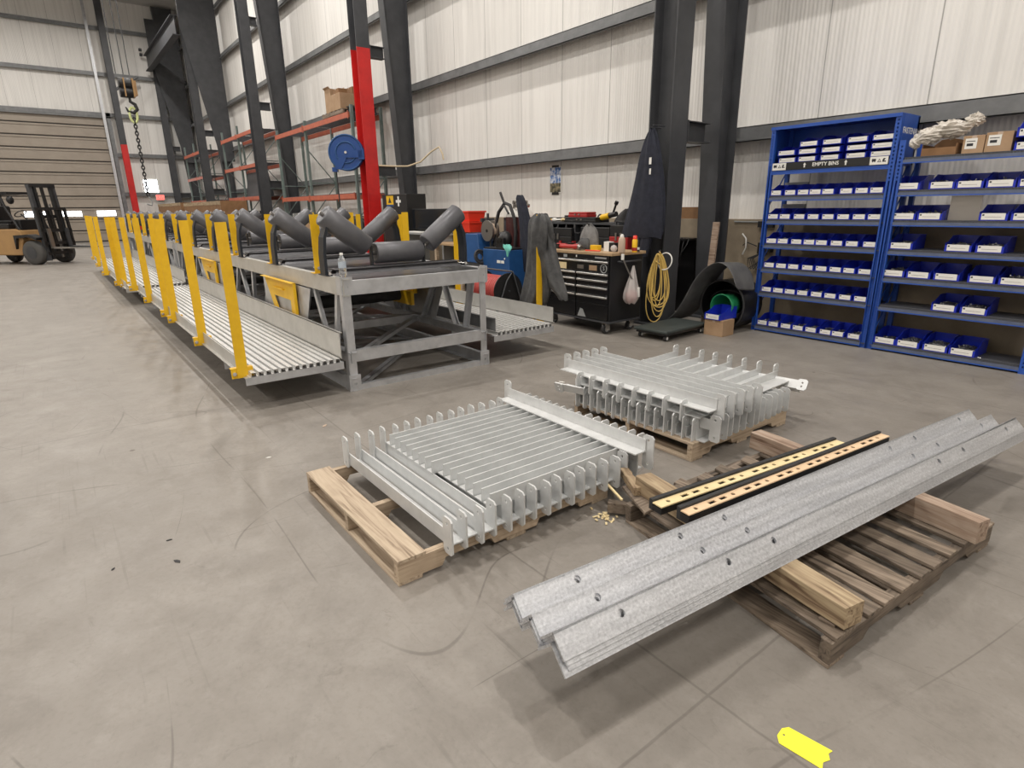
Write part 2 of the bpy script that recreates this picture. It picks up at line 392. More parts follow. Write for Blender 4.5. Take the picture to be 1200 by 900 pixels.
def wall_mat(name, axis, c=(.78, .765, .735), seam=1.22):
    """ribbed insulated wall panels: fine vertical ribs and panel joints"""
    m, nt, b = base(name); L = nt.links.new; N = nt.nodes.new
    b.inputs['Roughness'].default_value = .5
    tc = N('ShaderNodeTexCoord'); sx = N('ShaderNodeSeparateXYZ'); L(tc.outputs['Object'], sx.inputs[0])
    o = sx.outputs[0 if axis == 'x' else 1]
    def math_(op, a, c=None):
        q = N('ShaderNodeMath'); q.operation = op
        if isinstance(a, (int, float)): q.inputs[0].default_value = a
        else: L(a, q.inputs[0])
        if c is not None:
            if isinstance(c, (int, float)): q.inputs[1].default_value = c
            else: L(c, q.inputs[1])
        return q.outputs[0]
    md = math_('MODULO', math_('ADD', o, 210.86), seam)
    r = N('ShaderNodeMapRange'); r.inputs[1].default_value = .004; r.inputs[2].default_value = .009; r.inputs[3].default_value = 1; r.inputs[4].default_value = 0; L(math_('ABSOLUTE', math_('SUBTRACT', md, seam/2)), r.inputs[0])
    n = N('ShaderNodeTexNoise'); n.inputs['Scale'].default_value = .8; n.inputs['Detail'].default_value = 4; L(tc.outputs['Object'], n.inputs['Vector'])
    mp = N('ShaderNodeMapping'); mp.inputs['Scale'].default_value = (6, 6, .25); L(tc.outputs['Object'], mp.inputs['Vector'])
    n2 = N('ShaderNodeTexNoise'); n2.inputs['Scale'].default_value = 1.5; n2.inputs['Detail'].default_value = 4; L(mp.outputs[0], n2.inputs['Vector'])
    x = N('ShaderNodeMix'); x.data_type = 'RGBA'; x.inputs[6].default_value = (*[k*1.04 for k in c], 1); x.inputs[7].default_value = (*[k*.89 for k in c], 1)
    ad = math_('MULTIPLY', n2.outputs['Fac'], 1.0)
    q = N('ShaderNodeMapRange'); q.inputs[1].default_value = .42; q.inputs[2].default_value = .75; L(ad, q.inputs[0]); L(q.outputs[0], x.inputs[0])
    y = N('ShaderNodeMix'); y.data_type = 'RGBA'; L(r.outputs[0], y.inputs[0]); L(x.outputs[2], y.inputs[6]); y.inputs[7].default_value = (*[k*.5 for k in c], 1)
    L(y.outputs[2], b.inputs['Base Color'])
    w = math_('SINE', math_('MULTIPLY', o, 2*PI/.0525))
    bp = N('ShaderNodeBump'); bp.inputs['Strength'].default_value = .5; bp.inputs['Distance'].default_value = .004
    L(math_('SUBTRACT', w, math_('MULTIPLY', r.outputs[0], 3.0)), bp.inputs['Height']); L(bp.outputs[0], b.inputs['Normal'])
    return m
M['floor'] = floor_mat()
M['wall_x'] = wall_mat('wall_panels_x', 'x'); M['wall_y'] = wall_mat('wall_panels_y', 'y')
M['door'] = pm('door_panel', (.34, .295, .245), .55, c2=(.30, .26, .215), scale=1.5)
M['ceil'] = pm('ceiling_grey', (.55, .54, .52), .7)

XW, XE, YW, YE, ZC = -42.0, 9.0, 8.10, -14.0, 12.6
struct(MB().box(XW-.3, XE+.3, YE-.3, YW+.3, -.2, 0).build('floor', 'floor'))
struct(MB().box(XW-.3, XE+.3, YW, YW+.2, 1.4, ZC).build('wall_right', 'wall_x'))
struct(MB().box(XW-.1, XE+.3, 7.78, YW+.2, 0, 1.4).build('wall_base', 'conc_wall'))
struct(MB().box(XW-.2, XW, YE, YW, 0, ZC).build('wall_back', 'wall_y'))
struct(MB().box(XW, XE+.3, YE-.2, YE, 0, ZC).build('wall_left', 'wall_x'))
struct(MB().box(XE, XE+.2, YE, YW, 0, ZC).build('wall_front', 'wall_y'))
struct(MB().box(XW-.3, XE+.3, YE-.3, YW+.3, ZC, ZC+.2).build('ceiling', 'ceil'))
# girts (Z sections) on the long wall and on the end wall
def zsec(h, d, t): return [(0, 0), (d, 0), (d, t), (t, t), (t, h-t), (t, h), (-d+t, h), (-d+t, h-t), (0, h-t)]
n = 1
for z in (2.43, 4.38, 6.35, 8.4, 10.4):
    mb = MB()
    mb.box(XW, XE, 7.90, 7.915, z, z+.20); mb.box(XW, XE, 7.90, YW, z+.188, z+.20); mb.box(XW, XE, 7.84, 7.90, z, z+.012)
    mb.box(XW, XE, 7.84, 7.852, z, z+.035)
    struct(mb.build(f'trim_{n}', 'girt')); n += 1
for z in (2.5, 4.62, 6.70, 8.75, 11.0):
    y0 = 3.95 if z < 6 else YE
    mb = MB(); mb.box(XW+.19, XW+.205, y0, YW, z, z+.20); mb.box(XW, XW+.20, y0, YW, z+.188, z+.20); mb.box(XW+.2, XW+.27, y0, YW, z, z+.012)
    struct(mb.build(f'trim_{n}', 'girt')); n += 1

# overhead door on the end wall
DZ = 6.6
d = MB()
k = 0; z = .0
d_ = MB()
while z < DZ-.05:
    d_.box(XW+.02, XW+.09, -12, 3.75, z+.03, z+.60)
    d_.box(XW+.09, XW+.125, -12, 3.75, z+.05, z+.11); d_.box(XW+.09, XW+.125, -12, 3.75, z+.50, z+.56)
    z += .62
door = struct(d_.build('door_1', 'door'))
g = MB()
z = .0
while z < DZ+.3:
    g.box(XW+.02, XW+.07, -12, 3.75, z-.012, z+.028); z += .62
g.build('panel_seam', 'rubber', door)
for i, (a, b_) in enumerate([(-4.05+1.62*k_, -3.15+1.62*k_) for k_ in range(-1, 5)]):
    w = MB(); w.box(XW+.125, XW+.14, a, b_, 1.42, 1.70); w.build('window_pane', 'sky_glow', door)
    f = MB(); f.box(XW+.12, XW+.15, a-.04, b_+.04, 1.38, 1.42); f.box(XW+.12, XW+.15, a-.04, b_+.04, 1.70, 1.74); f.box(XW+.12, XW+.15, a-.04, a, 1.42, 1.70); f.box(XW+.12, XW+.15, b_, b_+.04, 1.42, 1.70)
    f.build('window_frame', 'door', door)
struct(MB().box(XW+.02, XW+.16, -12, 3.75, .0, .07).build('trim_20', 'rubber'))
# jamb, track and galvanised pipe beside the door
mb = MB(); mb.box(XW, XW+.25, 3.76, 3.96, 0, DZ+.3); mb.box(XW, XW+.25, -12.2, 3.96, DZ+.02, DZ+.3); struct(mb.build('door_frame', 'girt'))
mb = MB(); mb.box(XW+.25, XW+.33, 3.62, 3.72, 0, ZC); mb.box(XW+.33, XW+.36, 3.58, 3.62, 0, ZC)
tag(mb.build('door_track', 'galv'), 'tall galvanised door track standing beside the big overhead door', 'door track')
# end-wall window
t = MB(); t.box(XW+.02, XW+.06, 4.98, 5.72, 2.72, 3.42); w1 = t.build('window_1', 'sky_glow'); struct(w1)
f = MB()
for a in (4.94, 5.70): f.box(XW+.02, XW+.10, a, a+.05, 2.68, 3.46)
for a in (2.68, 2.90, 3.15, 3.42): f.box(XW+.02, XW+.10, 4.94, 5.75, a, a+.03)
f.build('window_frame', 'white', w1)

# exit sign
t = thing('exit_sign', 'small glowing red EXIT sign on the end wall beyond the rollers', 'exit sign', (XW+.35, 5.68, 2.28))
MB().box(-.05, .03, -.22, .22, 0, .28).build('housing', 'white', t)
MB().box(.03, .036, -.20, .20, .02, .26).build('face', 'exit_glow', t)
text_mesh('EXIT', .2, 'white', 'lettering', t, T(.038, 0, .14) @ RZ(PI/2) @ RX(PI/2))

# ------------------------------------------------------------------ steel columns
def ibeam(mb, bw, d, tf, tw, L, M):
    """I section: flanges normal to local x, extruded in local z"""
    mb.box(-d/2, -d/2+tf, -bw/2, bw/2, 0, L, M); mb.box(d/2-tf, d/2, -bw/2, bw/2, 0, L, M); mb.box(-d/2+tf, d/2-tf, -tw/2, tw/2, 0, L, M)
XS = (-5.15, -14.25, -23.4, -32.6, -41.5)
wh = ('right of the black tool chest', 'behind the red-painted crane post', 'behind the hose-free dark crane post, third from right', 'fourth from right along the wall', 'at the far corner by the exit sign')
for i, x in enumerate(XS):
    yb = lambda z: 7.52-(z/12.5)*.72
    t = thing('frame_column', 'wide dark grey tapered building column '+wh[i], 'column', (x, 7.5, 0), group='tapered frame columns')
    mb = MB(); hw = .14
    Y0 = yb(0)-7.5; Y1 = yb(12.5)-7.5
    mb.hexa([(-hw, Y0, 0), (hw, Y0, 0), (hw, Y0+.016, 0), (-hw, Y0+.016, 0)], [(-hw, Y1, 12.5), (hw, Y1, 12.5), (hw, Y1+.016, 12.5), (-hw, Y1+.016, 12.5)])
    mb.build('inner_flange', 'steel_dark', t)
    mb = MB(); mb.hexa([(-.006, Y0+.016, 0), (.006, Y0+.016, 0), (.006, .26, 0), (-.006, .26, 0)], [(-.006, Y1+.016, 12.5), (.006, Y1+.016, 12.5), (.006, .26, 12.5), (-.006, .26, 12.5)])
    mb.build('web', 'steel_dark', t)
    MB().box(-hw, hw, .26, .278, 0, 12.5).build('outer_flange', 'steel_dark', t)
    MB().box(-.22, .22, -.1, .27, 0, .025).build('base_plate', 'steel_dark', t)
    # crane post
    t2 = thing('crane_post', ('dark grey H-section crane post where the navy jacket hangs', 'crane post painted bright red up to mid height, with the blue hose reel', 'dark grey crane post in front of the third tapered column', 'dark grey crane post in front of the fourth tapered column', 'far dark crane post near the end wall window')[i], 'crane post', (x-.1, 6.6, 0))
    P = 11.6
    zr = 5.2 if i == 1 else 0
    def post(z0, z1, nm, mt):
        mb = MB(); ibeam(mb, .33, .36, .018, .012, z1-z0, T(0, 0, z0)); return mb.build(nm, mt, t2)
    if zr: post(0, zr, 'red_lower_post', 'red')
    post(zr, P, 'upper_post' if zr else 'post', 'steel_dark')
    MB().box(-.26, .26, -.22, .22, 0, .03).build('base_plate', 'red' if zr else 'steel_dark', t2)
    for z in (2.42, 5.05, 7.7):
        if i == 0 and z > 5.2: continue
        tb = thing('tie_beam', 'short dark steel tie beam, %s of its bay, between crane post and tapered column %s' % ({2.42: 'lowest', 5.05: 'middle', 7.7: 'upper'}[z], ('nearest the tool chest', 'behind the red post', 'third from the right', 'fourth from the right', 'at the far corner')[i]), 'steel beam', (x-.02, 6.77, z+.1), group='tie beams between posts and columns')
        mb = MB(); ibeam(mb, .2, .25, .012, .01, 7.39-6.77-(z/12.5)*.6, RX(-PI/2) @ RZ(PI/2)); mb.build('beam', 'steel_dark', tb)
        MB().box(-.11, .11, 0, .012, -.13, .13).build('end_plate', 'steel_dark', tb)
# far post near the door, red foot
t = thing('crane_post', 'slim dark post with a red lower half beside the overhead door', 'crane post', (-40.9, 4.25, 0))
mb = MB(); ibeam(mb, .3, .34, .02, .014, 7.2, T(0, 0, 5.2)); mb.build('upper_post', 'steel_dark', t)
mb = MB(); ibeam(mb, .3, .34, .02, .014, 5.2, T(0, 0, 0)); mb.build('red_lower_post', 'red', t)
mb = MB(); mb.cyl((.0, .12, 8.0), (-.3, 1.3, 8.8), .07, 8); mb.build('knee_brace', 'girt', t)
# crane runway stubs: haunched brackets and beam high on the left bays
for i, (x, z) in enumerate(((-32.6, 9.7), (-41.5, 10.2))):
    t = thing('haunch_bracket', ('big dark steel haunch plate between the far fourth column and the wall', 'big dark steel haunch plate at the far corner column')[i], 'steel bracket', (x+.2, 6.7, 0))
    mb = MB(); mb.prism([(-.35, z+1.6), (1.2, z+1.6), (1.2, z-5.8), (.6, z-5.8), (-.35, z-.2)], .03, RX(PI/2) @ RY(PI/2) if False else Matrix(((0, 0, 1, 0), (1, 0, 0, 0), (0, 1, 0, 0), (0, 0, 0, 1))))
    mb.build('gusset', 'steel_dark', t)
t = thing('runway_beam', 'dark steel crane runway beam seen at the top left corner', 'beam', (-41.6, 6.22, 9.3))
mb = MB(); ibeam(mb, .3, .8, .03, .02, 9.0, T(0, 0, .3) @ RY(PI/2)); mb.build('girder', 'steel_dark', t)
mb = MB(); mb.cyl((.1, -.2, .7), (.1, -.34, .7), .08, 10); mb.cyl((.1, -.2, .95), (.1, -.34, .95), .08, 10); mb.build('end_stop', 'steel_dark', t)

# ------------------------------------------------------------------ lights
def lamp(x, y, z, e, s=.34):
    t = thing('high_bay_lamp', 'round high-bay lamp hanging under the roof', 'lamp', (x, y, z), group='high-bay lamps')
    MB().lathe([(.10, .42), (.12, .40), (.12, .22), (s/2+.02, .03), (s/2+.02, 0), (s/2, 0)][::-1]).build('housing', 'girt', t)
    MB().cyl((0, 0, -.004), (0, 0, 0), s/2, 24).build('lens', 'lamp_glow', t)
    MB().cyl((0, 0, .42), (0, 0, ZC-z), .01, 6).build('hanger', 'girt', t)
    l = bpy.data.lights.new('lamp_light', 'AREA'); l.shape = 'DISK'; l.size = s; l.energy = e; l.color = (1.0, .95, .89)
    o = bpy.data.objects.new('light_source', l); COL.objects.link(o); o.parent = t; o.location = (0, 0, -.02)
for x in (5.0, -3.0, -11.0, -19.0, -27.0, -35.0):
    for y in (-8.5, -1.5, 4.4):
        lamp(x, y, 11.6, 330)
w = bpy.data.worlds.new('world'); scene.world = w; w.use_nodes = True
w.node_tree.nodes['Background'].inputs[0].default_value = (1, .95, .9, 1); w.node_tree.nodes['Background'].inputs[1].default_value = .12
# ------------------------------------------------------------------ pallets
def pallet_boards(mb_list, t, wx, wy, nb, matx, maty, z0=0, bw=.095, gap_rand=0, missing=()):
    pass
def pallet(name, label, loc, rz, wx, wy, boards, bottoms, mx, my):
    """deck boards run along x; three notched stringers run along y"""
    t = thing(name, label, 'pallet', loc, rz, None)
    for x in (.019, wx/2, wx-.019):
        H_ = .092; y0 = 0; y1 = wy
        poly = [(0, 0), (wy*.17, 0), (wy*.17+.02, .035), (wy*.38, .035), (wy*.38+.02, 0), (wy*.60, 0), (wy*.60+.02, .035), (wy*.82, .035), (wy*.82+.02, 0), (wy, 0), (wy, H_), (0, H_)]
        mb = MB(); mb.prism(poly, .038, T(x-.019, 0, .018) @ Matrix(((0, 0, 1, 0), (1, 0, 0, 0), (0, 1, 0, 0), (0, 0, 0, 1))))
        mb.build('stringer', my, t, bevel=.002)
    for y, w in boards:
        MB().box(-.004, wx+.004, y, y+w, .1105, .128).build('deck_board', mx, t, bevel=.002)
    for y, w in bottoms:
        MB().box(0, wx, y, y+w, 0, .0175).build('bottom_board', mx, t, bevel=.002)
    return t
bd = [(.0, .14), (.30, .09), (.43, .09), (.56, .09), (.69, .09), (.82, .09), (.95, .09), (1.18, .14)]
pallet('pallet', 'light wooden pallet in front carrying the neat grey bar stack', (-3.225, .94, 0), 0, 1.155, 1.32, bd, [(0, .12), (.60, .12), (1.20, .12)], 'wood_x', 'wood_y')
bd2 = [(.0, .12), (.17, .09), (.31, .09), (.45, .09), (.59, .09), (.73, .09), (.87, .09), (1.02, .12)]
pallet('pallet', 'light wooden pallet under the tall rear grey bar stack', (-3.19, 3.06, 0), R(-1), 1.12, 1.14, bd2, [(0, .12), (.51, .12), (1.02, .12)], 'wood_x', 'wood_y')

# ------------------------------------------------------------------ grey angle bars with end plates
def plate_mesh(mb, xc, w, z0, z1, y, th, holes, c=.014):
    mb.prism(cham(xc-w/2, xc+w/2, z0, z1, c), th, T(0, y, 0) @ RX(PI/2), [circ(hx, hz, .008, 8) for hx, hz in holes])
def bar(L, h=.075, w=.06, t=.007, plates=((-1, -.04, .13), (1, -.04, .13)), pw=.075, label='', cat='metal bar', group=None, flange=1, out=.035, loc=(0, 0, 0), rotz=0):
    """angle iron along local x: upright leg in the y=0 plane, flat leg towards +y (flange=1) or -y"""
    o = thing('angle_bar', label, cat, loc, rotz, group)
    mb = MB(); mb.box(-L/2, L/2, -t/2, t/2, 0, h); 
    if flange > 0: mb.box(-L/2, L/2, t/2, w, 0, t)
    else: mb.box(-L/2, L/2, -w, -t/2, 0, t)
    mb.build('angle', 'bar', o)
    for s, z0, z1 in plates:
        mb = MB(); xc = s*(L/2-pw/2+out)
        plate_mesh(mb, xc, pw, z0, z1, -t/2-.0005 if flange > 0 else t/2+.0095, .009, [(xc, z1-.03), (xc, z0+.03)])
        mb.build('end_plate', 'bar', o)
    return o
def place(src, label, loc, rotz=0, rx=0, group=None):
    o = copy_tree(src); o.location = loc; o.rotation_euler = (rx, 0, rotz); o['label'] = label
    if group: o['group'] = group
    return o
# stack on the front pallet -- lower layer, bars along x
n = 16; y0 = 1.185; dy = .083; first = None
gA = 'lower layer of bars on the front pallet'
for k in range(n):
    y = y0+k*dy
    lab = 'grey angle bar in the lower layer of the front stack, %s from the camera side' % ORD[k]
    jig = (random.random()-.5)*.03
    if first is None: first = bar(1.17, plates=((-1, -.02, .172), (1, -.035, .150)), label=lab, group=gA, loc=(-2.61, y, .1288), w=.073); o = first
    else: place(first, lab, (-2.61+jig, y, .1288), group=gA)
# upper layer, bars along y
gB = 'upper layer of bars on the front pallet'; first = None
for k in range(15):
    x = -3.105+k*.0725
    lab = 'grey angle bar in the top layer of the front stack, %s from its left' % ORD[k]
    sh = .03 if k in (8, 9, 10, 11, 12, 13, 14) else 0
    if first is None: first = bar(1.06, h=.075, plates=((1, 0, .118),), out=.06, label=lab, group=gB, loc=(x, 1.955+sh, .2045), rotz=PI/2, flange=1, w=.064)
    else: place(first, lab, (x, 1.955+sh, .2045), PI/2, group=gB)
bar(1.27, h=.075, w=.085, plates=((-1, -.03, .125), (1, -.10, .10)), label='single grey angle bar lying across the back of the front stack', loc=(-2.585, 2.425, .2810), flange=-1, out=.05)

# stack on the rear pallet, slightly turned
BASE = T(-2.07, 3.05, 0) @ RZ(R(3.0))
def stackpos(u, v, z): p = BASE @ Vector((u, v, z)); return p.x, p.y, p.z
RZ2 = R(3.0)
first = None; g1 = 'bottom layer of bars on the rear pallet'
for k in range(15):
    lab = 'grey angle bar in the bottom layer of the rear stack, %s from its left' % ORD[k]
    loc = stackpos(-1.05+k*.0735, .60+random.uniform(-.008, .008), .1295)
    if first is None: first = bar(1.10, h=.075, plates=((-1, -.025, .155), (1, -.025, .12)), label=lab, group=g1, loc=loc, rotz=PI/2+RZ2, flange=-1, w=.066)
    else: place(first, lab, loc, PI/2+RZ2, group=g1)
first = None; g2 = 'second layer of bars in the rear stack'
for k in range(12):
    lab = 'grey angle bar in the second layer of the rear stack, %s from the front' % ORD[k]
    loc = stackpos(-.50+random.uniform(-.012, .012), .10+k*.083, .2085)
    if first is None: first = bar(1.14, h=.075, plates=((-1, -.03, .11), (1, -.07, .11)), label=lab, group=g2, loc=loc, rotz=RZ2, w=.07, out=.06)
    else: place(first, lab, loc, RZ2, group=g2)
first = None; g3 = 'third layer of bars in the rear stack'
for k in range(8):
    lab = 'grey angle bar in the third layer of the rear stack, %s from its left' % ORD[k]
    loc = stackpos(-1.03+k*.131, .665+random.uniform(-.008, .008), .287)
    if first is None: first = bar(1.26, h=.06, plates=((-1, -.045, .10), (1, -.045, .115)), label=lab, group=g3, loc=loc, rotz=PI/2+RZ2, flange=-1, w=.115)
    else: place(first, lab, loc, PI/2+RZ2, group=g3)
first = None; g4 = 'top layer of bars in the rear stack'
for k in range(5):
    lab = 'grey angle bar in the top layer of the rear stack, %s from the front' % ORD[k]
    loc = stackpos(-.60+.01*k, .13+k*.098, .350)
    if first is None: first = bar(1.36, h=.075, plates=((-1, -.03, .115), (1, -.07, .11)), label=lab, group=g4, loc=loc, rotz=R(1.0), w=.085, out=.05, flange=-1)
    else: place(first, lab, loc, R(1.0), group=g4)
o = bar(.9, h=.07, w=.075, plates=((1, -.01, .08),), label='stray grey angle bar sticking out tilted from the right rear corner of the rear stack', loc=(-2.50, 4.25, .25), rotz=R(8), out=.06)
o.rotation_euler = (R(-35), 0, R(8))
o = bar(.20, h=.07, w=.075, plates=((-1, -.01, .08),), label='stray grey angle bar poking out tilted at the left corner of the rear stack', loc=(-3.14, 3.00, .22), rotz=R(8), out=.06)
o.rotation_euler = (R(25), 0, R(14))

# ------------------------------------------------------------------ rough pallet, timbers, slotted strips, galvanised angles
t = thing('worn_pallet', 'dark weathered broken pallet under the long galvanised angles', 'pallet', (-.676, 1.925, 0), R(0))
def pol(pts, z0, z1, nm, mt, par=t, bev=.003):
    mb = MB(); c = sum((Vector((x, y, 0)) for x, y in pts), Vector())/len(pts)
    mb.prism([(x, y) for x, y in pts], z1-z0, T(0, 0, z0))
    return mb.build(nm, mt, par, world=WM(par), bevel=bev)
# frame of reference: long direction v (towards far), short direction u (towards left)
P0 = Vector((-.676, 1.925)); Uv = Vector((-1.154, .215)).normalized(); Vv = Vector((.10, 1.43)).normalized()
def q(u, v): p = P0+Uv*u+Vv*v; return (p.x, p.y)
def quad(u0, u1, v0, v1, du0=0, du1=0, dv=0): return [q(u0+du0, v0), q(u0-du0, v1), q(u1+du1, v1+dv), q(u1-du1, v0+dv)]
for u, jag in ((.0, 0), (.55, 0), (1.13, 0)):
    for a, b_ in ((0, .20), (.20, .48), (.48, .86), (.86, 1.14), (1.14, 1.43)):
        z0 = .0185 if (a, b_) in ((0, .20), (.48, .86), (1.14, 1.43)) else .05
        pass
    mb = MB()
    poly = [(0, 0), (.24, 0), (.27, .035), (.50, .035), (.54, 0), (.88, 0), (.91, .035), (1.14, .035), (1.18, 0), (1.43, 0), (1.43, .09), (.7, .088), (0, .09)]
    X3 = Vector((Vv.x, Vv.y, 0)); Z3 = Vector((-Uv.x, -Uv.y, 0)); 
    mt_ = Matrix(((X3.x, 0, -Z3.x, q(u, 0)[0]), (X3.y, 0, -Z3.y, q(u, 0)[1]), (0, 1, 0, .0185), (0, 0, 0, 1)))
    mb.prism(poly, .045, mt_); mb.build('stringer', 'old_y', t, world=WM(t), bevel=.004)
for v0, v1, u1, dv in ((.02, .15, 1.16, .0), (.24, .33, 1.14, .03), (.36, .44, 1.18, .0), (.50, .60, 1.15, .02), (.66, .74, 1.17, .04), (.78, .86, 1.12, -.01), (.93, 1.01, 1.16, .0), (1.08, 1.17, 1.15, .02), (1.30, 1.42, 1.17, 0)):
    pol(quad(-.005, u1, v0, v1, 0, .01, dv), .1095, .127, 'deck_board', 'old_x')
for v0, v1 in ((0, .11), (.62, .74), (1.30, 1.42)):
    pol(quad(0, 1.17, v0, v1), 0, .0175, 'bottom_board', 'old_x')
pol([q(.03, .06), q(.05, .19), q(.10, .18), q(.09, .05)], .1275, .14, 'splinter', 'old_x')
# left end board with ragged tip
pol([q(1.0, -.02), q(1.02, .12), q(1.26, .20), q(1.28, .06)], .1275, .143, 'loose_board', 'old_y')
pol([q(1.12, .10), q(1.17, .10), q(1.30, -.02), q(1.27, -.05)], .02, .08, 'loose_block', 'old_x')

def beam(name, label, a, b_, w, z0, z1, mt, cat='timber'):
    a = Vector(a); b_ = Vector(b_); d = b_-a; L = d.length
    mb = MB(); o = []
    N = 9
    rows = []
    for i in range(N):
        x = L*i/(N-1); j = lambda: random.uniform(-.003, .003)
        rows.append([(x, -w/2+j(), 0), (x, w/2+j(), 0), (x, w/2+j(), z1-z0+j()), (x, -w/2+j(), z1-z0+j())])
    mb.sheet(rows, smooth=False, closed=True); mb.add(rows[0], [(0, 1, 2, 3)]); mb.add(rows[-1], [(3, 2, 1, 0)])
    ob = mb.build(name, mt, None, (a.x, a.y, z0), math.atan2(d.y, d.x), bevel=.004)
    return tag(ob, label, cat)
beam('timber', 'square pale timber with grey end across the far end of the worn pallet', (-1.80, 3.31), (-.56, 3.08), .09, .128, .236, 'timber_grey')
beam('timber', 'rough yellowish timber with split bark edge across the near end of the worn pallet', (-1.83, 2.27), (-.66, 2.03), .10, .144, .236, 'timber')
# wood chips and a split offcut at the pallet's left corner
t = beam('wood_offcut', 'split pale timber offcut leaning at the left corner of the worn pallet', (-2.02, 2.33), (-1.80, 2.20), .05, .144, .19, 'timber', 'wood')
mb = MB(); mb.box(0, .26, 0, .012, 0, .008, T(-2.10, 2.22, .13) @ RZ(-.35) @ RY(.06)); tag(mb.build('wood_splinter', 'pale'), 'thin pale wood splinter between front stack and worn pallet', 'wood')
mb = MB()
for k in range(26):
    x = -1.93+random.gauss(0, .035); y = 2.09+random.gauss(0, .03)
    mb.box(-.014*random.random()-.003, .010, -.005, .005, 0, .003, T(x, y, .002+random.random()*.008) @ RZ(random.random()*6) @ RY(random.uniform(-.5, .5)))
tag(mb.build('wood_chips', 'pale'), 'scattered pale wood chips on the floor by the worn pallet', 'wood chips', kind='stuff')

def strip(name, label, a, b_, w, mt, zt, th=.04, edge='black'):
    a = Vector(a); b_ = Vector(b_); d = b_-a; L = d.length; t = thing(name, label, 'slotted strip', (a.x, a.y, zt-th), math.atan2(d.y, d.x))
    holes = []; x = .07
    while x < L-.08:
        holes.append(circ(x, 0, .011, 10)); x += .085
        for _ in range(2):
            if x < L-.09: holes.append([(x+.0, -.010), (x+.045, -.010), (x+.045, .010), (x, .010)]); x += .075
        x += .02
    mb = MB(); mb.prism([(0, -w/2), (L, -w/2), (L, w/2), (0, w/2)], .006, T(0, 0, th-.006), holes); mb.build('slotted_face', mt, t)
    MB().box(0, L, -w/2, w/2, 0, th-.012).build('core', 'black', t)
    MB().box(0, L, w/2+.0005, w/2+.022, 0, th+.012).build('dark_edge', 'rubber', t)
    return t
strip('slotted_strip', 'pale yellow slotted strip with a dark edge, further from the angles', (-1.52, 1.995), (-1.34, 3.42), .058, 'pale', .279)
strip('slotted_strip', 'pale pinkish slotted strip with wide black edge beside the angles', (-1.385, 2.02), (-1.215, 3.70), .05, 'pale_pink', .289, .05)

# galvanised angles: three nested piles of four
near = Vector((-1.240, 1.02)); far = Vector((-.905, 4.44)); D = far-near; L = D.length; ang = math.atan2(D.y, D.x); s2 = math.sqrt(.5)
def gal_angle(leg, th=.0085):
    h = [.26, .79, 1.06, 2.43, 2.70, 3.25]
    o = thing('galvanised_angle', '', 'angle iron')
    for sgn, nm in ((1, 'leg'), (-1, 'leg')):
        # leg: plate in the plane spanned by x and (0, -sgn, -1)/sqrt2
        hl = [circ(x, .036, .0135, 14) for x in h]
        mb = MB(); Mx = Matrix(((1, 0, 0, 0), (0, -sgn*s2, sgn*s2 if sgn > 0 else -s2, 0), (0, -s2, -s2 if sgn > 0 else -s2, 0), (0, 0, 0, 1)))
        # columns: local x -> x, local y -> down the leg, local z -> inward normal
        Mx = Matrix(((1, 0, 0, 0), (0, -sgn*s2, sgn*s2, 0), (0, -s2, -s2, 0), (0, 0, 0, 1)))
        mb.prism([(0, 0), (L, 0), (L, leg), (0, leg)], th, Mx, hl)
        b_ = mb.build(nm, 'galv_bright', o)
    return o
srcs = {}
col_n = ('left pile, nearest the grey stacks', 'middle pile', 'right pile, nearest the camera')
lay = ('lowest of four', 'second from the bottom', 'second from the top', 'topmost, its holes showing')
nx = Vector((D.y, -D.x)).normalized()  # towards +x
for c in range(3):
    for k in range(4):
        leg = .084 if c < 2 else .090+(3-k)*.006
        o = gal_angle(leg) if leg not in srcs else copy_tree(srcs[leg])
        srcs.setdefault(leg, o)
        off = (c-1)*.1195; p = near+nx*(off+(.0 if c < 2 else .001))+D.normalized()*random.uniform(-.012, .012)
        zb = (.2965 if c < 2 else .3125)+k*.0127
        put(o, (p.x, p.y, zb), (0, 0, ang), 'long galvanised steel angle in the %s, %s' % (col_n[c], lay[k]), 'long galvanised angles on the worn pallet')

# yellow tag on the floor
mb = MB(); mb.prism([(-.075, -.016), (-.060, -.040), (.066, -.042), (.060, -.016), (.072, .006), (.062, .026), (.068, .044), (-.060, .040), (-.074, .020)], .0015, None, [circ(-.06, .0, .004, 8)])
o = mb.build('paper_tag', 'neon', None, (-.572, 1.550, .001), R(8)); tag(o, 'bright yellow paper tag with torn edge lying on the concrete', 'tag')

# small debris on the floor
for k, (x, y, s_, nm, mt) in enumerate(((-2.91, .20, .015, 'leaf_flake', 'rubber'), (-3.15, .20, .009, 'leaf_flake', 'rubber'), (-3.03, -.05, .008, 'leaf_flake', 'rubber'), (-3.96, 3.62, .022, 'paper_scrap', 'white'), (-3.90, .90, .012, 'paper_scrap', 'white'), (-4.25, 1.42, .02, 'paper_scrap', 'tan'))):
    mb = MB(); mb.prism([(-s_*1.6, -s_*.3), (-s_*.2, -s_*.7), (s_*1.5, -s_*.1), (s_*.5, s_*.6), (-s_*.9, s_*.4)], .003)
    tag(mb.build(nm, mt, None, (x, y, .0005), .4+k), ('largest dark leaf flake on the open floor left of the front pallet', 'small dark flake just beyond the largest leaf flake', 'tiny dark flake left of the largest leaf flake', 'small white scrap of paper on the floor behind the rear stack', 'tiny white scrap on the floor before the conveyor', 'tan scrap on the floor under the left walkway end')[k], 'debris')
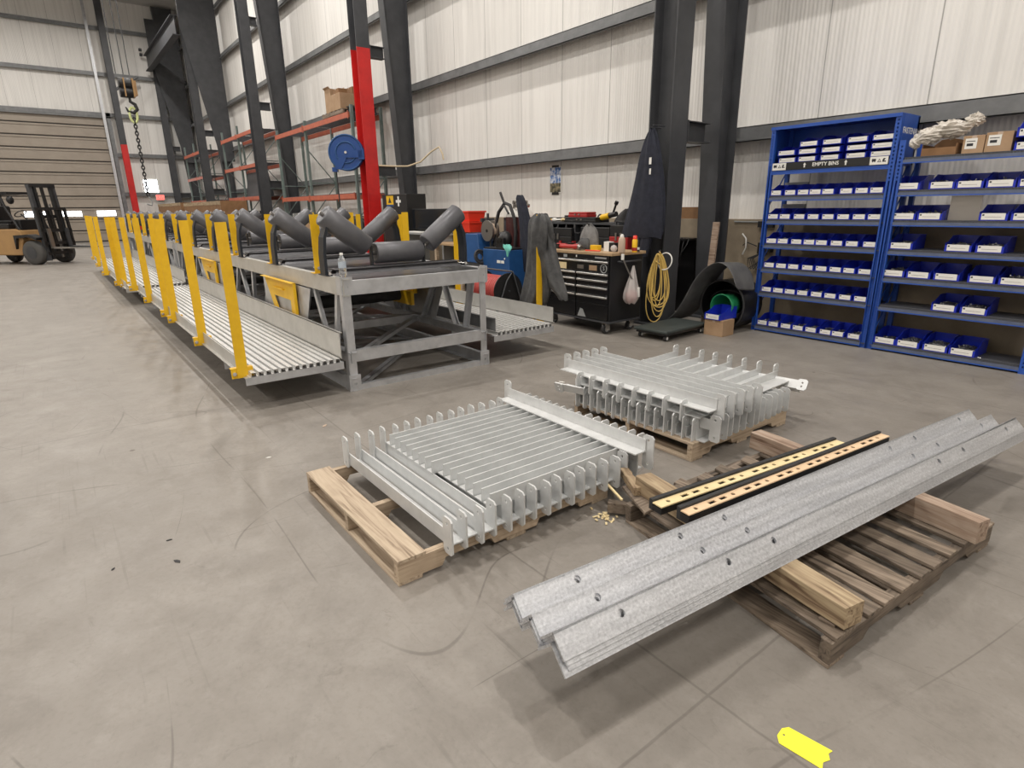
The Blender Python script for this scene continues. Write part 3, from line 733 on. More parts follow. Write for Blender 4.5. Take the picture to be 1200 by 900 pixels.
# ------------------------------------------------------------------ conveyor
YL, YR, XA = 1.95, 3.47, -4.95
def station_frame(x_a, x_b, name, label):
    t = thing(name, label, 'conveyor frame', ((x_a+x_b)/2, (YL+YR)/2, 0)); W_ = WM(t)
    def P(nm, mb, mt='galv', lab=None):
        o = mb.build(nm, mt, t, world=W_)
        if lab: o['label'] = lab
        return o
    xa, xb = max(x_a, x_b), min(x_a, x_b)
    for y, s in ((YL, 1), (YR, -1)):
        mb = MB(); mb.box(xb, xa, y-.004, y+.004, .87, 1.02); mb.box(xb, xa, min(y, y+s*.06), max(y, y+s*.06), 1.012, 1.02); mb.box(xb, xa, min(y, y+s*.06), max(y, y+s*.06), .87, .878); P('top_stringer', mb, 'toe_metal' if s > 0 else 'galv')
        mb = MB(); mb.box(xb, xa, y-.004, y+.004, .0, .12); mb.box(xb, xa, min(y, y+s*.05), max(y, y+s*.05), .0, .008); mb.box(xb, xa, min(y, y+s*.05), max(y, y+s*.05), .112, .12); P('bottom_rail', mb)
        mb = MB(); mb.box(xb, xa, y+s*.02-.004, y+s*.02+.004, .26, .36); mb.box(xb, xa, min(y, y+s*.07), max(y, y+s*.07), .352, .36); P('middle_rail', mb)
        for x in (xa-.03, xb+.03):
            mb = MB(); d = -.07 if x > (xa+xb)/2 else .07
            mb.box(min(x, x+d), max(x, x+d), y-.005, y+.005, .0, 1.0); mb.box(x-.005, x+.005, min(y, y+s*.07), max(y, y+s*.07), .0, 1.0); P('corner_leg', mb)
            for z0, z1 in ((.88, 1.035), (.0, .15)):
                mb = MB(); M0 = Matrix(((0, 0, 1, x+.008), (1, 0, 0, y+s*.035), (0, 1, 0, (z0+z1)/2), (0, 0, 0, 1)))
                mb.prism([(-.055, (z0-z1)/2), (.055, (z0-z1)/2), (.055, (z1-z0)/2), (-.055, (z1-z0)/2)], .012, M0, [circ(0, -.01, .013, 10)]); mb.box(x-.10, x+.008, y-s*.012-.004, y-s*.012+.004, z0, z1); P('corner_plate', mb)
        # truss struts
        L = xa-xb; nb = max(1, round(L/1.5)); p = L/nb
        for k in range(nb):
            x0 = xa-k*p
            for (xt, xl) in ((x0-.22, x0-.36), (x0-.95*p*.62, x0-.62*p*.62), (x0-p*.66, x0-p*.92)):
                mb = MB(); w = .028
                mb.hexa([(xl-w, y+s*.012, .34), (xl+w, y+s*.012, .34), (xl+w, y+s*.02, .34), (xl-w, y+s*.02, .34)], [(xt-w, y+s*.012, .9), (xt+w, y+s*.012, .9), (xt+w, y+s*.02, .9), (xt-w, y+s*.02, .9)])
                mb.hexa([(xl-w, y+s*.02, .34), (xl-w+.008, y+s*.02, .34), (xl-w+.008, y+s*.065, .34), (xl-w, y+s*.065, .34)], [(xt-w, y+s*.02, .9), (xt-w+.008, y+s*.02, .9), (xt-w+.008, y+s*.065, .9), (xt-w, y+s*.065, .9)])
                P('truss_strut', mb)
    for x in (xa-.02, xb+.06):
        mb = MB(); mb.box(x-.004, x+.004, YL+.02, YR-.02, .875, 1.0); mb.box(x-.06, x, YL+.02, YR-.02, .992, 1.0); P('end_channel', mb)
        mb = MB(); mb.box(x-.004, x+.004, YL+.02, YR-.02, .27, .375); mb.box(x-.06, x, YL+.02, YR-.02, .367, .375); P('cross_bar', mb)
        mb = MB(); mb.box(x-.05, x, YL+.05, YR-.05, .045, .053); mb.box(x-.004, x+.004, YL+.05, YR-.05, .0, .053); P('floor_bar', mb)
    k = 1; L = xa-xb
    while k*1.45 < L-.5:
        x = xa-k*1.45
        mb = MB(); mb.box(x-.004, x+.004, YL+.02, YR-.02, .27, .36); mb.box(x-.06, x, YL+.02, YR-.02, .352, .36); P('cross_bar', mb)
        mb = MB(); mb.cyl((x, YL+.05, .30), (x, (YL+YR)/2, .02), .025, 4, smooth=False); mb.cyl((x, YR-.05, .30), (x, (YL+YR)/2, .02), .025, 4, smooth=False); P('sway_brace', mb)
        z = .04
        a, b_ = (x+1.4, YL+.1), (x+.05, YR-.1)
        if k % 2 == 0: a, b_ = (x+1.4, YR-.1), (x+.05, YL+.1)
        for z, in ((.06,), (.345,)):
            va = Vector((a[0], a[1], z)); vb = Vector((b_[0], b_[1], z)); d = vb-va
            mb = MB(); mb.box(0, d.length, -.03, .03, -.006, .0, T(*va) @ RZ(math.atan2(d.y, d.x))); mb.box(0, d.length, -.03, -.024, -.04, .0, T(*va) @ RZ(math.atan2(d.y, d.x))); P('diagonal_brace', mb)
        k += 1
    for k in range(int(L/1.5)+1):
        x = xa-.10-k*1.5; x1 = max(x-1.44, xb+.05)
        if x-x1 > .3:
            MBd = MB(); MBd.box(x1, x, YL+.075, YR-.075, .955, .963); P('pan_plate', MBd, 'deckplate')
    # yellow guards on galvanised panels
    for y, s in ((YL, 1), (YR, -1)):
        for xg in ((-6.13, -9.75) if xa > -6 else (xa-1.2, xa-4.8)):
            yy = y-s*.012
            mb = MB(); mb.prism([(xg-1.25, .86), (xg+.36, .86), (xg+.10, .36), (xg-1.25, .36)], .004, T(0, yy, 0) @ RX(PI/2)); P('side_panel', mb)
            if s > 0:
                mb = MB(); yy = y-.04
                mb.prism([(xg-1.10, .885), (xg, .885), (xg-.06, .44), (xg-.72, .44)], .006, T(0, yy, 0) @ RX(PI/2), [[(xg-.66, .55), (xg-.20, .55), (xg-.20, .69), (xg-.78, .69)]])
                mb.box(xg-1.10, xg, yy-.05, yy, .880, .886); mb.box(xg-.006, xg, yy-.03, yy, .47, .885); mb.box(xg-.70, xg-.38, yy-.03, yy-.006, .775, .79)
                P('belt_guard', mb, 'yellow', 'yellow guard plate with a window')
            else:
                mb = MB(); mb.box(xg-1.0, xg-.2, y-.10, y-.06, .62, .86); mb.box(xg-1.0, xg-.2, y-.16, y-.10, .62, .64); mb.box(xg-1.1, xg-.1, y-.2, y-.16, .50, .66); P('belt_guard', mb, 'yellow')
    return t
station_frame(XA, -13.4, 'conveyor_frame', 'near galvanised conveyor frame standing on the floor, its open end facing the grey stacks')
station_frame(-13.7, -22.4, 'conveyor_frame', 'far galvanised conveyor frame beyond the near one, towards the forklift')

# idlers
def make_idler():
    t = thing('troughing_idler', '', 'roller set', (0, 0, 0))
    hy = (YR-YL)/2; zc = 1.195-1.02
    mb = MB(); mb.box(-.075, .075, -hy+.07, hy-.07, .045, .053); mb.hexa([(-.085, -hy+.07, 0), (-.077, -hy+.07, 0), (-.077, hy-.07, 0), (-.085, hy-.07, 0)], [(-.04, -hy+.12, .06), (-.032, -hy+.12, .06), (-.032, hy-.12, .06), (-.04, hy-.12, .06)])
    mb.hexa([(.077, -hy+.07, 0), (.085, -hy+.07, 0), (.085, hy-.07, 0), (.077, hy-.07, 0)], [(.032, -hy+.12, .06), (.04, -hy+.12, .06), (.04, hy-.12, .06), (.032, hy-.12, .06)])
    mb.build('base_channel', 'deckplate', t)
    r = .100
    # centre roll and two wing rolls
    cy = .255
    def roll(a, b_, nm):
        a = Vector(a); b_ = Vector(b_); d = (b_-a).normalized()
        mb = MB(); q = d.to_track_quat('Z', 'Y').to_matrix().to_4x4(); Lr = (b_-a).length
        mb.lathe([(r*.55, .012), (r*.86, .0), (r, .012), (r, Lr-.012), (r*.86, Lr), (r*.55, Lr-.012)], Matrix.Translation(a) @ q, 28)
        o = mb.build(nm, 'roller', t)
        m2 = MB(); m2.cyl(a-d*.03, b_+d*.03, .018, 10); m2.build('shaft', 'steel_plain', o)
    roll((0, -cy, zc), (0, cy, zc), 'centre_roller')
    for s in (-1, 1):
        roll((0, s*(cy+.07), zc+.06), (0, s*(hy-.035), zc+.365), 'wing_roller')
        mb = MB()   # curved end bracket
        path = [(s*(hy-.0), .0), (s*(hy-.0), .20), (s*(hy-.015), .34), (s*(hy-.055), .44), (s*(hy-.12), .50), (s*(hy-.20), .50)]
        wd = [.062, .062, .06, .055, .05, .03]
        for i in range(len(path)-1):
            (y0, z0), (y1, z1) = path[i], path[i+1]; a, b_ = wd[i], wd[i+1]; th = .014
            mb.hexa([(-a, y0-th*s, z0), (a, y0-th*s, z0), (a, y0+th*s, z0), (-a, y0+th*s, z0)] if i < 4 else [(-a, y0, z0-th), (a, y0, z0-th), (a, y0, z0+th), (-a, y0, z0+th)], [(-b_, y1-th*s, z1), (b_, y1-th*s, z1), (b_, y1+th*s, z1), (-b_, y1+th*s, z1)] if i < 3 else [(-b_, y1, z1-th), (b_, y1, z1-th), (b_, y1, z1+th), (-b_, y1, z1+th)])
        mb.box(-.10, .10, min(s*(hy-.04), s*(hy+.02)), max(s*(hy-.04), s*(hy+.02)), 0, .008)
        mb.build('end_bracket', 'idler', t)
        mb = MB(); mb.box(-.03, .03, s*(cy+.028)-.006, s*(cy+.028)+.006, .045, zc+.07); mb.build('inner_bracket', 'idler', t)
        mb = MB(); mb.cyl((.11, s*(hy-.02), .02), (-.13, s*(hy-.02), .02), .008, 6); mb.cyl((.085, s*(hy-.02), .0), (.085, s*(hy-.02), .035), .014, 6)
        mb.build('bolt', 'chrome', t)
    return t
idl = make_idler()
for k in range(12):
    o = idl if k == 0 else copy_tree(idl)
    x = -5.38-k*1.49
    put(o, (x, (YL+YR)/2, 1.0215), None, 'dark grey three-roller troughing idler on the conveyor, %s from the near end' % ORD[k], 'troughing idlers along the conveyor')
for k, x in enumerate((-6.55, -9.55, -12.5, -15.6, -18.6)):
    t = thing('return_roller', 'black return roller slung low under the conveyor, %s from the near end' % ORD[k], 'roller', (x, 2.68, .60), 0, 'return rollers under the conveyor')
    mb = MB(); mb.cyl((0, -.64, 0), (0, .62, 0), .072, 24); mb.build('drum', 'rubber', t)
    mb = MB(); mb.cyl((0, -.70, 0), (0, .70, 0), .014, 8); mb.build('shaft', 'steel_plain', t)
    for s in (-1, 1):
        MB().box(-.03, .03, s*.69-.004, s*.69+.004, -.05, .27).build('hanger', 'galv', t)

# walkways
def walkway(x0, x1, y0, y1, name, label, toe_in, toe_out, side, xo=0):
    """ribbed deck between y0 and y1, x1 < x0; side=-1 outer edge is y0"""
    t = thing(name, label, 'walkway', ((x0+x1)/2, (y0+y1)/2, 0)); W_ = WM(t)
    nr = 13; p = (y1-y0-.02)/nr
    rows = []
    prof = []
    for i in range(nr):
        a = y0+.01+i*p
        prof += [(a, .300), (a+p*.28, .300), (a+p*.34, .334), (a+p*.90, .334), (a+p*.96, .300)]
    n = 14
    for i in range(n+1):
        x = x0+(x1-x0)*i/n
        rows.append([(x, y, z) for y, z in prof])
    mb = MB(); mb.sheet(rows, smooth=False); mb.build('ribbed_deck', 'deck_metal', t, world=W_, solid=.003)
    yi, yo = (y1, y0) if side < 0 else (y0, y1)
    mb = MB(); a, b_ = toe_in; s = 1 if side < 0 else -1
    mb.box(x1, x0, min(yi, yi+s*.006), max(yi, yi+s*.006), a, b_); mb.box(x1, x0, min(yi, yi+s*.03), max(yi, yi+s*.03), b_-.005, b_); mb.build('inner_toe_board', 'toe_metal' if side < 0 else 'girt', t, world=W_)
    mb = MB(); a, b_ = toe_out
    mb.box(x1, x0-xo, min(yo, yo-s*.006), max(yo, yo-s*.006), a, b_); mb.box(x1, x0-xo, min(yo, yo-s*.03), max(yo, yo-s*.03), a, a+.005); mb.build('outer_toe_board', 'toe_metal', t, world=W_)
    for x in (x0, x1+.02):
        mb = MB(); mb.box(x-.006, x, y0-.02, y1+.02, .235, .335 if False else .298); mb.box(x-.06, x-.006, y0-.02, y1+.02, .290, .298); mb.build('end_channel', 'galv', t, world=W_)
    k = 0; x = x0-.75
    while x > x1+.2:
        mb = MB(); ya, yb_ = (y0-.02, YL-.006) if side < 0 else (YR+.006, y1+.02); mb.box(x-.03, x+.03, ya, yb_, .285, .294); mb.box(x-.004, x+.004, ya, yb_, .22, .285); mb.build('support_bracket', 'galv', t, world=W_); x -= 1.5
    return t
walkway(-4.93, -12.0, 1.07, 1.86, 'walkway', 'ribbed galvanised walkway along the left side of the near conveyor frame', (.33, .565), (.30, .42), -1, .34)
walkway(-12.4, -20.8, .93, 1.86, 'walkway', 'ribbed galvanised walkway along the left side of the far conveyor frame', (.33, .565), (.30, .42), -1)
walkway(-4.93, -13.0, 3.56, 4.36, 'walkway', 'ribbed galvanised walkway on the right side of the conveyor, next to the tool chest', (.35, .49), (.34, .515), 1)

# yellow handrail posts
def make_post(h, base):
    t = thing('handrail_post', '', 'post')
    mb = MB(); mb.box(-.007, 0, -.042, .042, 0, h); mb.box(-.075, -.007, .035, .042, 0, h); mb.build('angle_upright', 'yellow', t)
    if base:
        mb = MB(); mb.box(-.03, .0, -.098, .098, .012, .09)if False else None
        mb.box(-.015, -.008, -.085, .085, .0, .085); mb.box(-.06, -.008, -.085, .085, .078, .085); mb.box(-.08, -.015, .045, .052, .0, .085); mb.build('foot_bracket', 'yellow', t)
        for y in (-.062, .064):
            mb = MB(); mb.cyl((-.008, y, .04), (.006, y, .04), .017, 6, smooth=False); mb.cyl((.006, y, .04), (.016, y, .04), .009, 8); mb.build('bolt', 'chrome', t)
    else:
        mb = MB(); mb.box(-.09, .01, -.055, .055, 0, .006); mb.build('foot_plate', 'yellow', t)
        mb = MB(); mb.cyl((-.10, -.01, .05), (.05, -.01, .05), .008, 6); mb.cyl((.02, -.01, .05), (.04, -.01, .05), .018, 8); mb.build('bolt', 'chrome', t)
    return t
outer = [(-5.02, 1.00), (-6.58, 1.00), (-8.22, 1.00), (-8.78, 1.00), (-10.35, .985), (-12.15, .97), (-12.95, .90), (-13.24, .84), (-15.69, .80), (-18.35, .84), (-21.3, .90)]
pp = make_post(1.235, True)
for k, (x, y) in enumerate(outer):
    o = pp if k == 0 else copy_tree(pp)
    put(o, (x, y+.055, .285), None, 'tall yellow post on the left walkway edge, %s from the near end' % ORD[k], 'tall yellow posts along the left walkway')
pi_ = make_post(.54, False)
for k, x in enumerate((-5.60, -7.05, -8.74, -10.2, -11.7, -13.3, -14.9, -16.5, -18.1, -19.7, -21.3)):
    o = pi_ if k == 0 else copy_tree(pi_)
    put(o, (x, 1.985, 1.021), None, 'short yellow post on the left conveyor rail, %s from the near end' % ORD[k], 'short yellow posts on the left top rail')
for k, x in enumerate((-6.65, -8.30, -9.9, -11.5, -13.1, -14.8, -16.5, -18.2)):
    o = copy_tree(pi_)
    put(o, (x, 3.475, 1.021), None, 'short yellow post on the right conveyor rail, %s from the near end' % ORD[k], 'short yellow posts on the right top rail')
for k, (x, y) in enumerate(((-5.27, 4.45), (-7.05, 4.45), (-8.7, 4.45), (-10.3, 4.45))):
    o = copy_tree(pp)
    put(o, (x, y, .285), (0, 0, 0), 'tall yellow post on the right walkway edge, %s from the near end' % ORD[k], 'tall yellow posts along the right walkway')

# water bottle
t = thing('water_bottle', 'clear plastic water bottle standing on the corner of the conveyor top rail', 'bottle', (-5.02, 1.985, 1.0205))
MB().lathe([(.028, 0), (.033, .004), (.034, .05), (.031, .075), (.034, .10), (.034, .15), (.026, .175), (.0125, .195), (.0125, .205)], None, 20).build('bottle_body', 'clear', t)
MB().lathe([(.0345, .092), (.0345, .145)], None, 20).build('label_wrap', pm('bottle_label', (.45, .52, .60), .4), t)
MB().lathe([(.0145, .202), (.0145, .219), (.013, .220)], None, 16).build('cap', 'white', t)
# ------------------------------------------------------------------ blue bin racks
SHL = [1.665, 1.385, 1.09, .79, .482, .045]; SHR = [2.015, 1.69, 1.387, 1.083, .79, .475, .045]
YF, YB = 7.20, 7.66
def punched(mb_t, x0, x1, z1, nm, t, W_, y0=YF, top=True):
    """front post: punched strip facing the aisle plus a side strip"""
    w = x1-x0
    holes = []; z = .06
    while z < z1-.04:
        holes.append([(x0+w*.36, z), (x0+w*.64, z), (x0+w*.64, z+.018), (x0+w*.36, z+.018)]); z += .038
    mb = MB(); mb.prism([(x0, 0), (x1, 0), (x1, z1), (x0, z1)], .003, T(0, y0+.003, 0) @ RX(PI/2), holes)
    mb.box(x0, x1, y0+.006, y0+.007, 0, z1) if False else None
    mb.build(nm, 'blue_rack', t, world=W_)
    mb = MB(); mb.box(x0, x0+.003, y0+.003, y0+.045, 0, z1); mb.box(x1-.003, x1, y0+.003, y0+.045, 0, z1); mb.box(x0+.003, x1-.003, y0+.03, y0+.032, 0, z1); mb.build('post_return', 'blue_rack', t, world=W_)
def rack(xa, xb, pl, pr, shelves, zp, name, label, pw=.055):
    t = thing(name, label, 'shelving rack', ((xa+xb)/2, YF+.2, 0)); W_ = WM(t)
    for x0, x1 in (pl, pr): punched(None, x0, x1, zp, 'front_post', t, W_)
    for x in (xa, xb-.05):
        MB().box(x, x+.05, YB-.04, YB, 0, zp).build('rear_post', 'blue_rack', t, world=W_)
        mb = MB()
        for z in (.25, .9, 1.55): mb.cyl((x+.025, YF+.05, z), (x+.025, YB-.04, z+.45), .008, 6)
        mb.build('side_brace', 'blue_rack', t, world=W_)
    for k, z in enumerate(shelves):
        mb = MB(); mb.box(pl[1], pr[0], YF+.002, YF+.012, z-.024, z+.014); s = mb.build('shelf', 'lip', t, world=W_)
        mb = MB(); mb.box(xa+.01, xb-.01, YF+.012, YB-.01, z+.004, z+.012); mb.build('shelf_top', 'shelfmesh', s, world=W_)
        mb = MB(); x = pl[1]+.01
        while x < pr[0]-.012:
            mb.box(x, x+.010, YF+.012, YF+.016, z+.014, z+.034); x += .0235
        mb.box(pl[1], pr[0], YF+.012, YF+.016, z+.031, z+.036)
        mb.build('shelf_mesh_edge', 'shelfmesh', s, world=W_)
        mb = MB(); mb.box(pl[1]-.002, pr[0]+.002, YF-.001, YF+.002, z-.027, z-.016); mb.build('shelf_beam', 'blue_rack', s, world=W_)
    # back panel sheets
    return t, W_
tl, WL = rack(-4.16, -2.735, (-4.155, -4.105), (-2.795, -2.738), SHL, 2.48, 'bin_rack', 'left blue steel bin rack with a black EMPTY BINS sign board')
# header box with sign
mb = MB(); mb.box(-4.16, -2.735, YF-.005, YB, 2.478, 2.490); mb.box(-4.16, -2.735, YF-.012, YF-.005, 2.455, 2.490); mb.build('top_panel', 'blue_rack', tl, world=WL)
mb = MB(); mb.box(-2.741, -2.735, YF+.045, YB, 1.99, 2.478); mb.build('side_panel', 'blue_rack', tl, world=WL)
mb = MB(); mb.box(-4.16, -4.154, YF+.045, YB, 1.99, 2.478); mb.build('side_panel', 'blue_rack', tl, world=WL)
mb = MB(); mb.box(-4.154, -2.741, YB-.01, YB, 1.99, 2.478); mb.build('back_panel', 'blue_rack', tl, world=WL)
mb = MB(); mb.box(-4.105, -2.795, YF+.002, YF+.02, 1.945, 1.99); mb.box(-4.15, -2.745, YF+.02, YB-.01, 1.985, 1.995); mb.build('header_shelf', 'blue_rack', tl, world=WL)
sg = MB().box(-4.10, -2.80, YF-.006, YF, 1.992, 2.078).build('sign_board', 'black', tl, world=WL)
MS = W_ = None
def on_front(x, y, z): return T(x, y, z) @ RX(PI/2)
def child_text(txt, size, mt, nm, par, W_, M_, bold=0, extrude=.0008):
    return text_mesh(txt, size, mt, nm, par, W_.inverted() @ M_, extrude, bold)
child_text('EMPTY BINS', .056, 'white', 'lettering', sg, WL, on_front(-3.46, YF-.0065, 2.037), .0009)
for x in (-3.70, -3.235):
    mb = MB(); mb.prism([(-.008, -.026), (.008, -.026), (.008, .004), (.018, .004), (0, .028), (-.018, .004), (-.008, .004)], .001, on_front(x, YF-.0065, 2.037)); mb.build('arrow', 'white', sg, world=WL)
for x0, x1 in ((-4.095, -3.925), (-2.985, -2.805)):
    p_ = MB().box(x0, x1, YF-.0085, YF-.006, 1.995, 2.076).build('pictogram_card', 'white', sg, world=WL)
    mb = MB(); c = (x0+x1)/2
    mb.box(c-.07, c-.03, YF-.0095, YF-.0085, 2.03, 2.055); mb.cyl((c-.06, YF-.0095, 2.028), (c-.06, YF-.0085, 2.028), .007, 8); mb.cyl((c-.04, YF-.0095, 2.028), (c-.04, YF-.0085, 2.028), .007, 8)
    mb.prism([(c-.015, 2.02), (c+.025, 2.02), (c+.005, 2.055)], .001, T(0, YF-.0085, 0) @ RX(PI/2), [[(c-.006, 2.026), (c+.016, 2.026), (c+.005, 2.045)]])
    mb.prism([(c+.035, 2.02), (c+.07, 2.02), (c+.07, 2.032), (c+.05, 2.032), (c+.066, 2.055), (c+.045, 2.058), (c+.036, 2.04)], .001, T(0, YF-.0085, 0) @ RX(PI/2))
    mb.build('pictogram', 'ink', p_, world=WL)
child_text('FASTENAL', .085, 'white', 'lettering', tl, WL, T(-2.7345, 7.455, 2.325) @ RZ(PI/2) @ RX(PI/2), .0012)
mb = MB(); mb.box(-2.7348, -2.733, 7.26, 7.40, 2.10, 2.155); mb.build('side_label', 'white', tl, world=WL)
tr, WR = rack(-2.70, -1.28, (-2.735+.013, -2.665), (-1.345, -1.29), SHR, 2.22, 'bin_rack', 'right blue steel bin rack cut off by the edge of view, cardboard boxes on top')
mb = MB(); mb.box(-1.286, -1.28, YF+.045, YB, 0, 2.22); mb.build('side_panel', 'blue_rack', tr, world=WR)

def make_bin(w, d, h, name='parts_bin', lw=None):
    t = thing(name, '', 'bin'); th = .003
    sd = [(0, 0), (d, 0), (d, h), (d*.55, h), (d*.22, h*.62), (0, h*.55)]
    mb = MB(); Ms = Matrix(((0, 0, 1, 0), (1, 0, 0, 0), (0, 1, 0, 0), (0, 0, 0, 1)))
    mb.prism(sd, th, T(-w/2, 0, 0) @ Ms); mb.prism(sd, th, T(w/2-th, 0, 0) @ Ms)
    mb.box(-w/2+th, w/2-th, 0, d, 0, th); mb.box(-w/2+th, w/2-th, d-th, d, th, h); mb.box(-w/2+th, w/2-th, 0, th, th, h*.42)
    mb.box(-w/2-.004, -w/2+.004, d*.55, d, h-.006, h); mb.box(w/2-.004, w/2+.004, d*.55, d, h-.006, h)
    mb.box(-w/2-.003, -w/2, d*.2, d*.24, 0, h*.6); mb.box(w/2, w/2+.003, d*.2, d*.24, 0, h*.6)
    mb.build('bin_body', 'bin', t)
    lw = lw or w-.014
    lb = MB().box(-lw/2, lw/2, -.002, -.0002, h*.06, h*.46).build('card_label', 'white', t)
    mb = MB(); mb.box(-lw/2+.006, -lw/2+.022, -.0026, -.002, h*.30, h*.40); mb.box(-lw/2+.03, lw/2-.03, -.0026, -.002, h*.22, h*.235) ; mb.build('printed_mark', 'ink', lb)
    return t
small = make_bin(.147, .30, .128, lw=.122); large = make_bin(.225, .36, .150, lw=.186)
used = set()
def putbin(src, x, y, z, label, group, rz=0):
    o = src if id(src) not in used else copy_tree(src)
    used.add(id(src)); put(o, (x, y, z), (0, 0, rz), label, group); return o
def heap(x, y, z, w, d, h, label, n=26, big=.012, tilt=0):
    mb = MB()
    mb.add([(-w/2, 0, 0), (w/2, 0, 0), (w/2, d, 0), (-w/2, d, 0), (-w*.3, d*.25, h), (w*.3, d*.25, h*.8), (w*.32, d*.8, h), (-w*.3, d*.8, h*1.1)], [(0, 3, 2, 1), (4, 5, 6, 7), (0, 1, 5, 4), (1, 2, 6, 5), (2, 3, 7, 6), (3, 0, 4, 7)])
    for k in range(n):
        px, py = random.uniform(-w*.42, w*.42), random.uniform(.01, d*.75); pz = h*(1-abs(px)/w*.6)*random.uniform(.75, 1.15)
        a = Vector((random.uniform(-1, 1), random.uniform(-1, 1), random.uniform(-.3, .7))).normalized()*big*random.uniform(.8, 1.8)
        c = Vector((px, py, pz)); mb.cyl(c-a, c+a, .0032, 6); mb.cyl(c+a, c+a*1.3, .007, 6, smooth=False)
    o = mb.build('bolt_heap', 'screws', None, (x, y, z)); tag(o, label, 'bolts', kind='stuff'); return o
LX = [-4.02, -3.865, -3.697, -3.540, -3.382, -3.212, -3.055, -2.885]
SN = ['top', 'second', 'third', 'fourth', 'fifth', 'bottom']
JR = {(4, 6): R(-8), (5, 7): 0}
LXR = [[-4.028, -3.850, -3.690, -3.548, -3.401, -3.199, -3.036, -2.883], [-4.034, -3.882, -3.702, -3.534, -3.362, -3.191, -3.022, -2.863], [-4.020, -3.871, -3.698, -3.543, -3.396, -3.223, -3.054, -2.868], [-4.013, -3.855, -3.698, -3.521, -3.357, -3.194, -3.042, -2.873], [-4.013, -3.856, -3.702, -3.544, -3.372, -3.210, -3.042, -2.873], [-4.018, -3.866, -3.700, -3.543, -3.381, -3.206, -3.061, -2.880]]
filled_small = {(0, 9), (1, 2), (2, 1), (2, 3), (3, 0), (4, 4), (4, 3), (4, 6), (5, 0), (5, 1), (5, 2), (5, 3), (5, 4), (5, 5), (5, 6), (5, 7)}
for r_, z in enumerate(SHL):
    for k, x in enumerate(LXR[r_]):
        rz = R(-7) if (r_, k) == (3, 6) else R(random.uniform(-1.2, 1.2))
        putbin(small, x, YF+.022, z+.0125 if False else z+.037, 'small blue bin, %s from left on the %s open shelf of the left rack' % (ORD[k], SN[r_]), 'small bins on the left rack', rz)
        if (r_, k) in filled_small:
            heap(x, YF+.05, z+.042, .12, .22, .045 if r_ != 2 else .05, 'metal fasteners in the %s bin on the %s open shelf of the left rack' % (ORD[k], SN[r_]), 30)
# shelf packing so the bins rest on the raised front mesh
for nm, tt, W2, SH, xa, xb in (('L', tl, WL, SHL, -4.10, -2.80), ('R', tr, WR, SHR, -2.66, -1.35)):
    for z in SH:
        MB().box(xa, xb, YF+.018, YB-.02, z+.0125, z+.0365).build('wire_deck', 'shelfmesh', tt, world=W2)
# stacked empty bins in the header
mids = [(-3.955, 3), (-3.70, 4), (-3.44, 4), (-3.165, 4), (-2.905, 4)]
stk = make_bin(.215, .30, .115, lw=.19)
for c, (x, n) in enumerate(mids):
    for k in range(n):
        putbin(stk, x+random.uniform(-.008, .008), YF+.03+random.uniform(0, .012), 1.9955+k*.083, 'empty blue bin in the %s nested stack above the sign, %s from the bottom' % (ORD[c], ORD[k]), 'nested empty bins above the sign')
RXR = [(-1, [-2.588, -2.284, -2.050, -1.806, -1.566], {1, 2, 3}), (1, [-2.577, -2.340, -1.808, -1.56], {0, 1}), (2, [-2.556, -2.040, -1.782], {0, 1, 2}), (3, [-2.585, -2.343, -2.090, -1.794, -1.545], {0, 4}), (4, [-2.058, -1.803], {0, 1}), (5, [-2.552, -2.323, -2.066, -1.826], {0, 1, 2, 3})]
for r_, (q_, xs, fl) in enumerate(RXR):
    z = SHR[r_+1]
    for k, x in enumerate(xs):
        lab = 'large blue bin, %s from left on the %s shelf of the right rack' % (ORD[k], SN[r_])
        dy = .0
        putbin(large, x, YF+.022+dy, z+.037, lab, 'large bins on the right rack', R(random.uniform(-1.5, 1.5)))
        if k in fl:
            heap(x, YF+.06, z+.042, .185, .26, .065 if (r_, k) != (5, 0) else .04, 'metal fasteners in the %s bin on the %s shelf of the right rack' % (ORD[k], SN[r_]), 40, .016)
# spilled bolts behind the bottom row, cardboard divider, top items
mb = MB()
for k in range(26):
    c = Vector((random.uniform(-2.3, -1.95), random.uniform(7.60, 7.63), .0+random.uniform(0, .02))); a = Vector((random.uniform(-1, 1), random.uniform(-.3, .3), random.uniform(-.2, .5))).normalized()*.02
    mb.cyl(c-a, c+a, .004, 6)
o = tag(mb.build('bolt_heap', 'screws', None, (0, -.0, .085)), 'spilled bolts lying behind the bottom row of bins in the right rack', 'bolts', kind='stuff')
o = MB().box(-2.20, -1.94, 7.30, 7.304, 1.424, 1.66).build('divider_card', 'steel_plain'); tag(o, 'grey sheet divider standing between bins on the second bin shelf of the right rack', 'divider')
o = MB().cyl((-1.685, 7.24, .087), (-1.66, 7.24, .087), .008, 8).build('loose_bolt', 'chrome'); tag(o, 'single shiny bolt lying beside the last bin on the bottom right shelf', 'bolt')
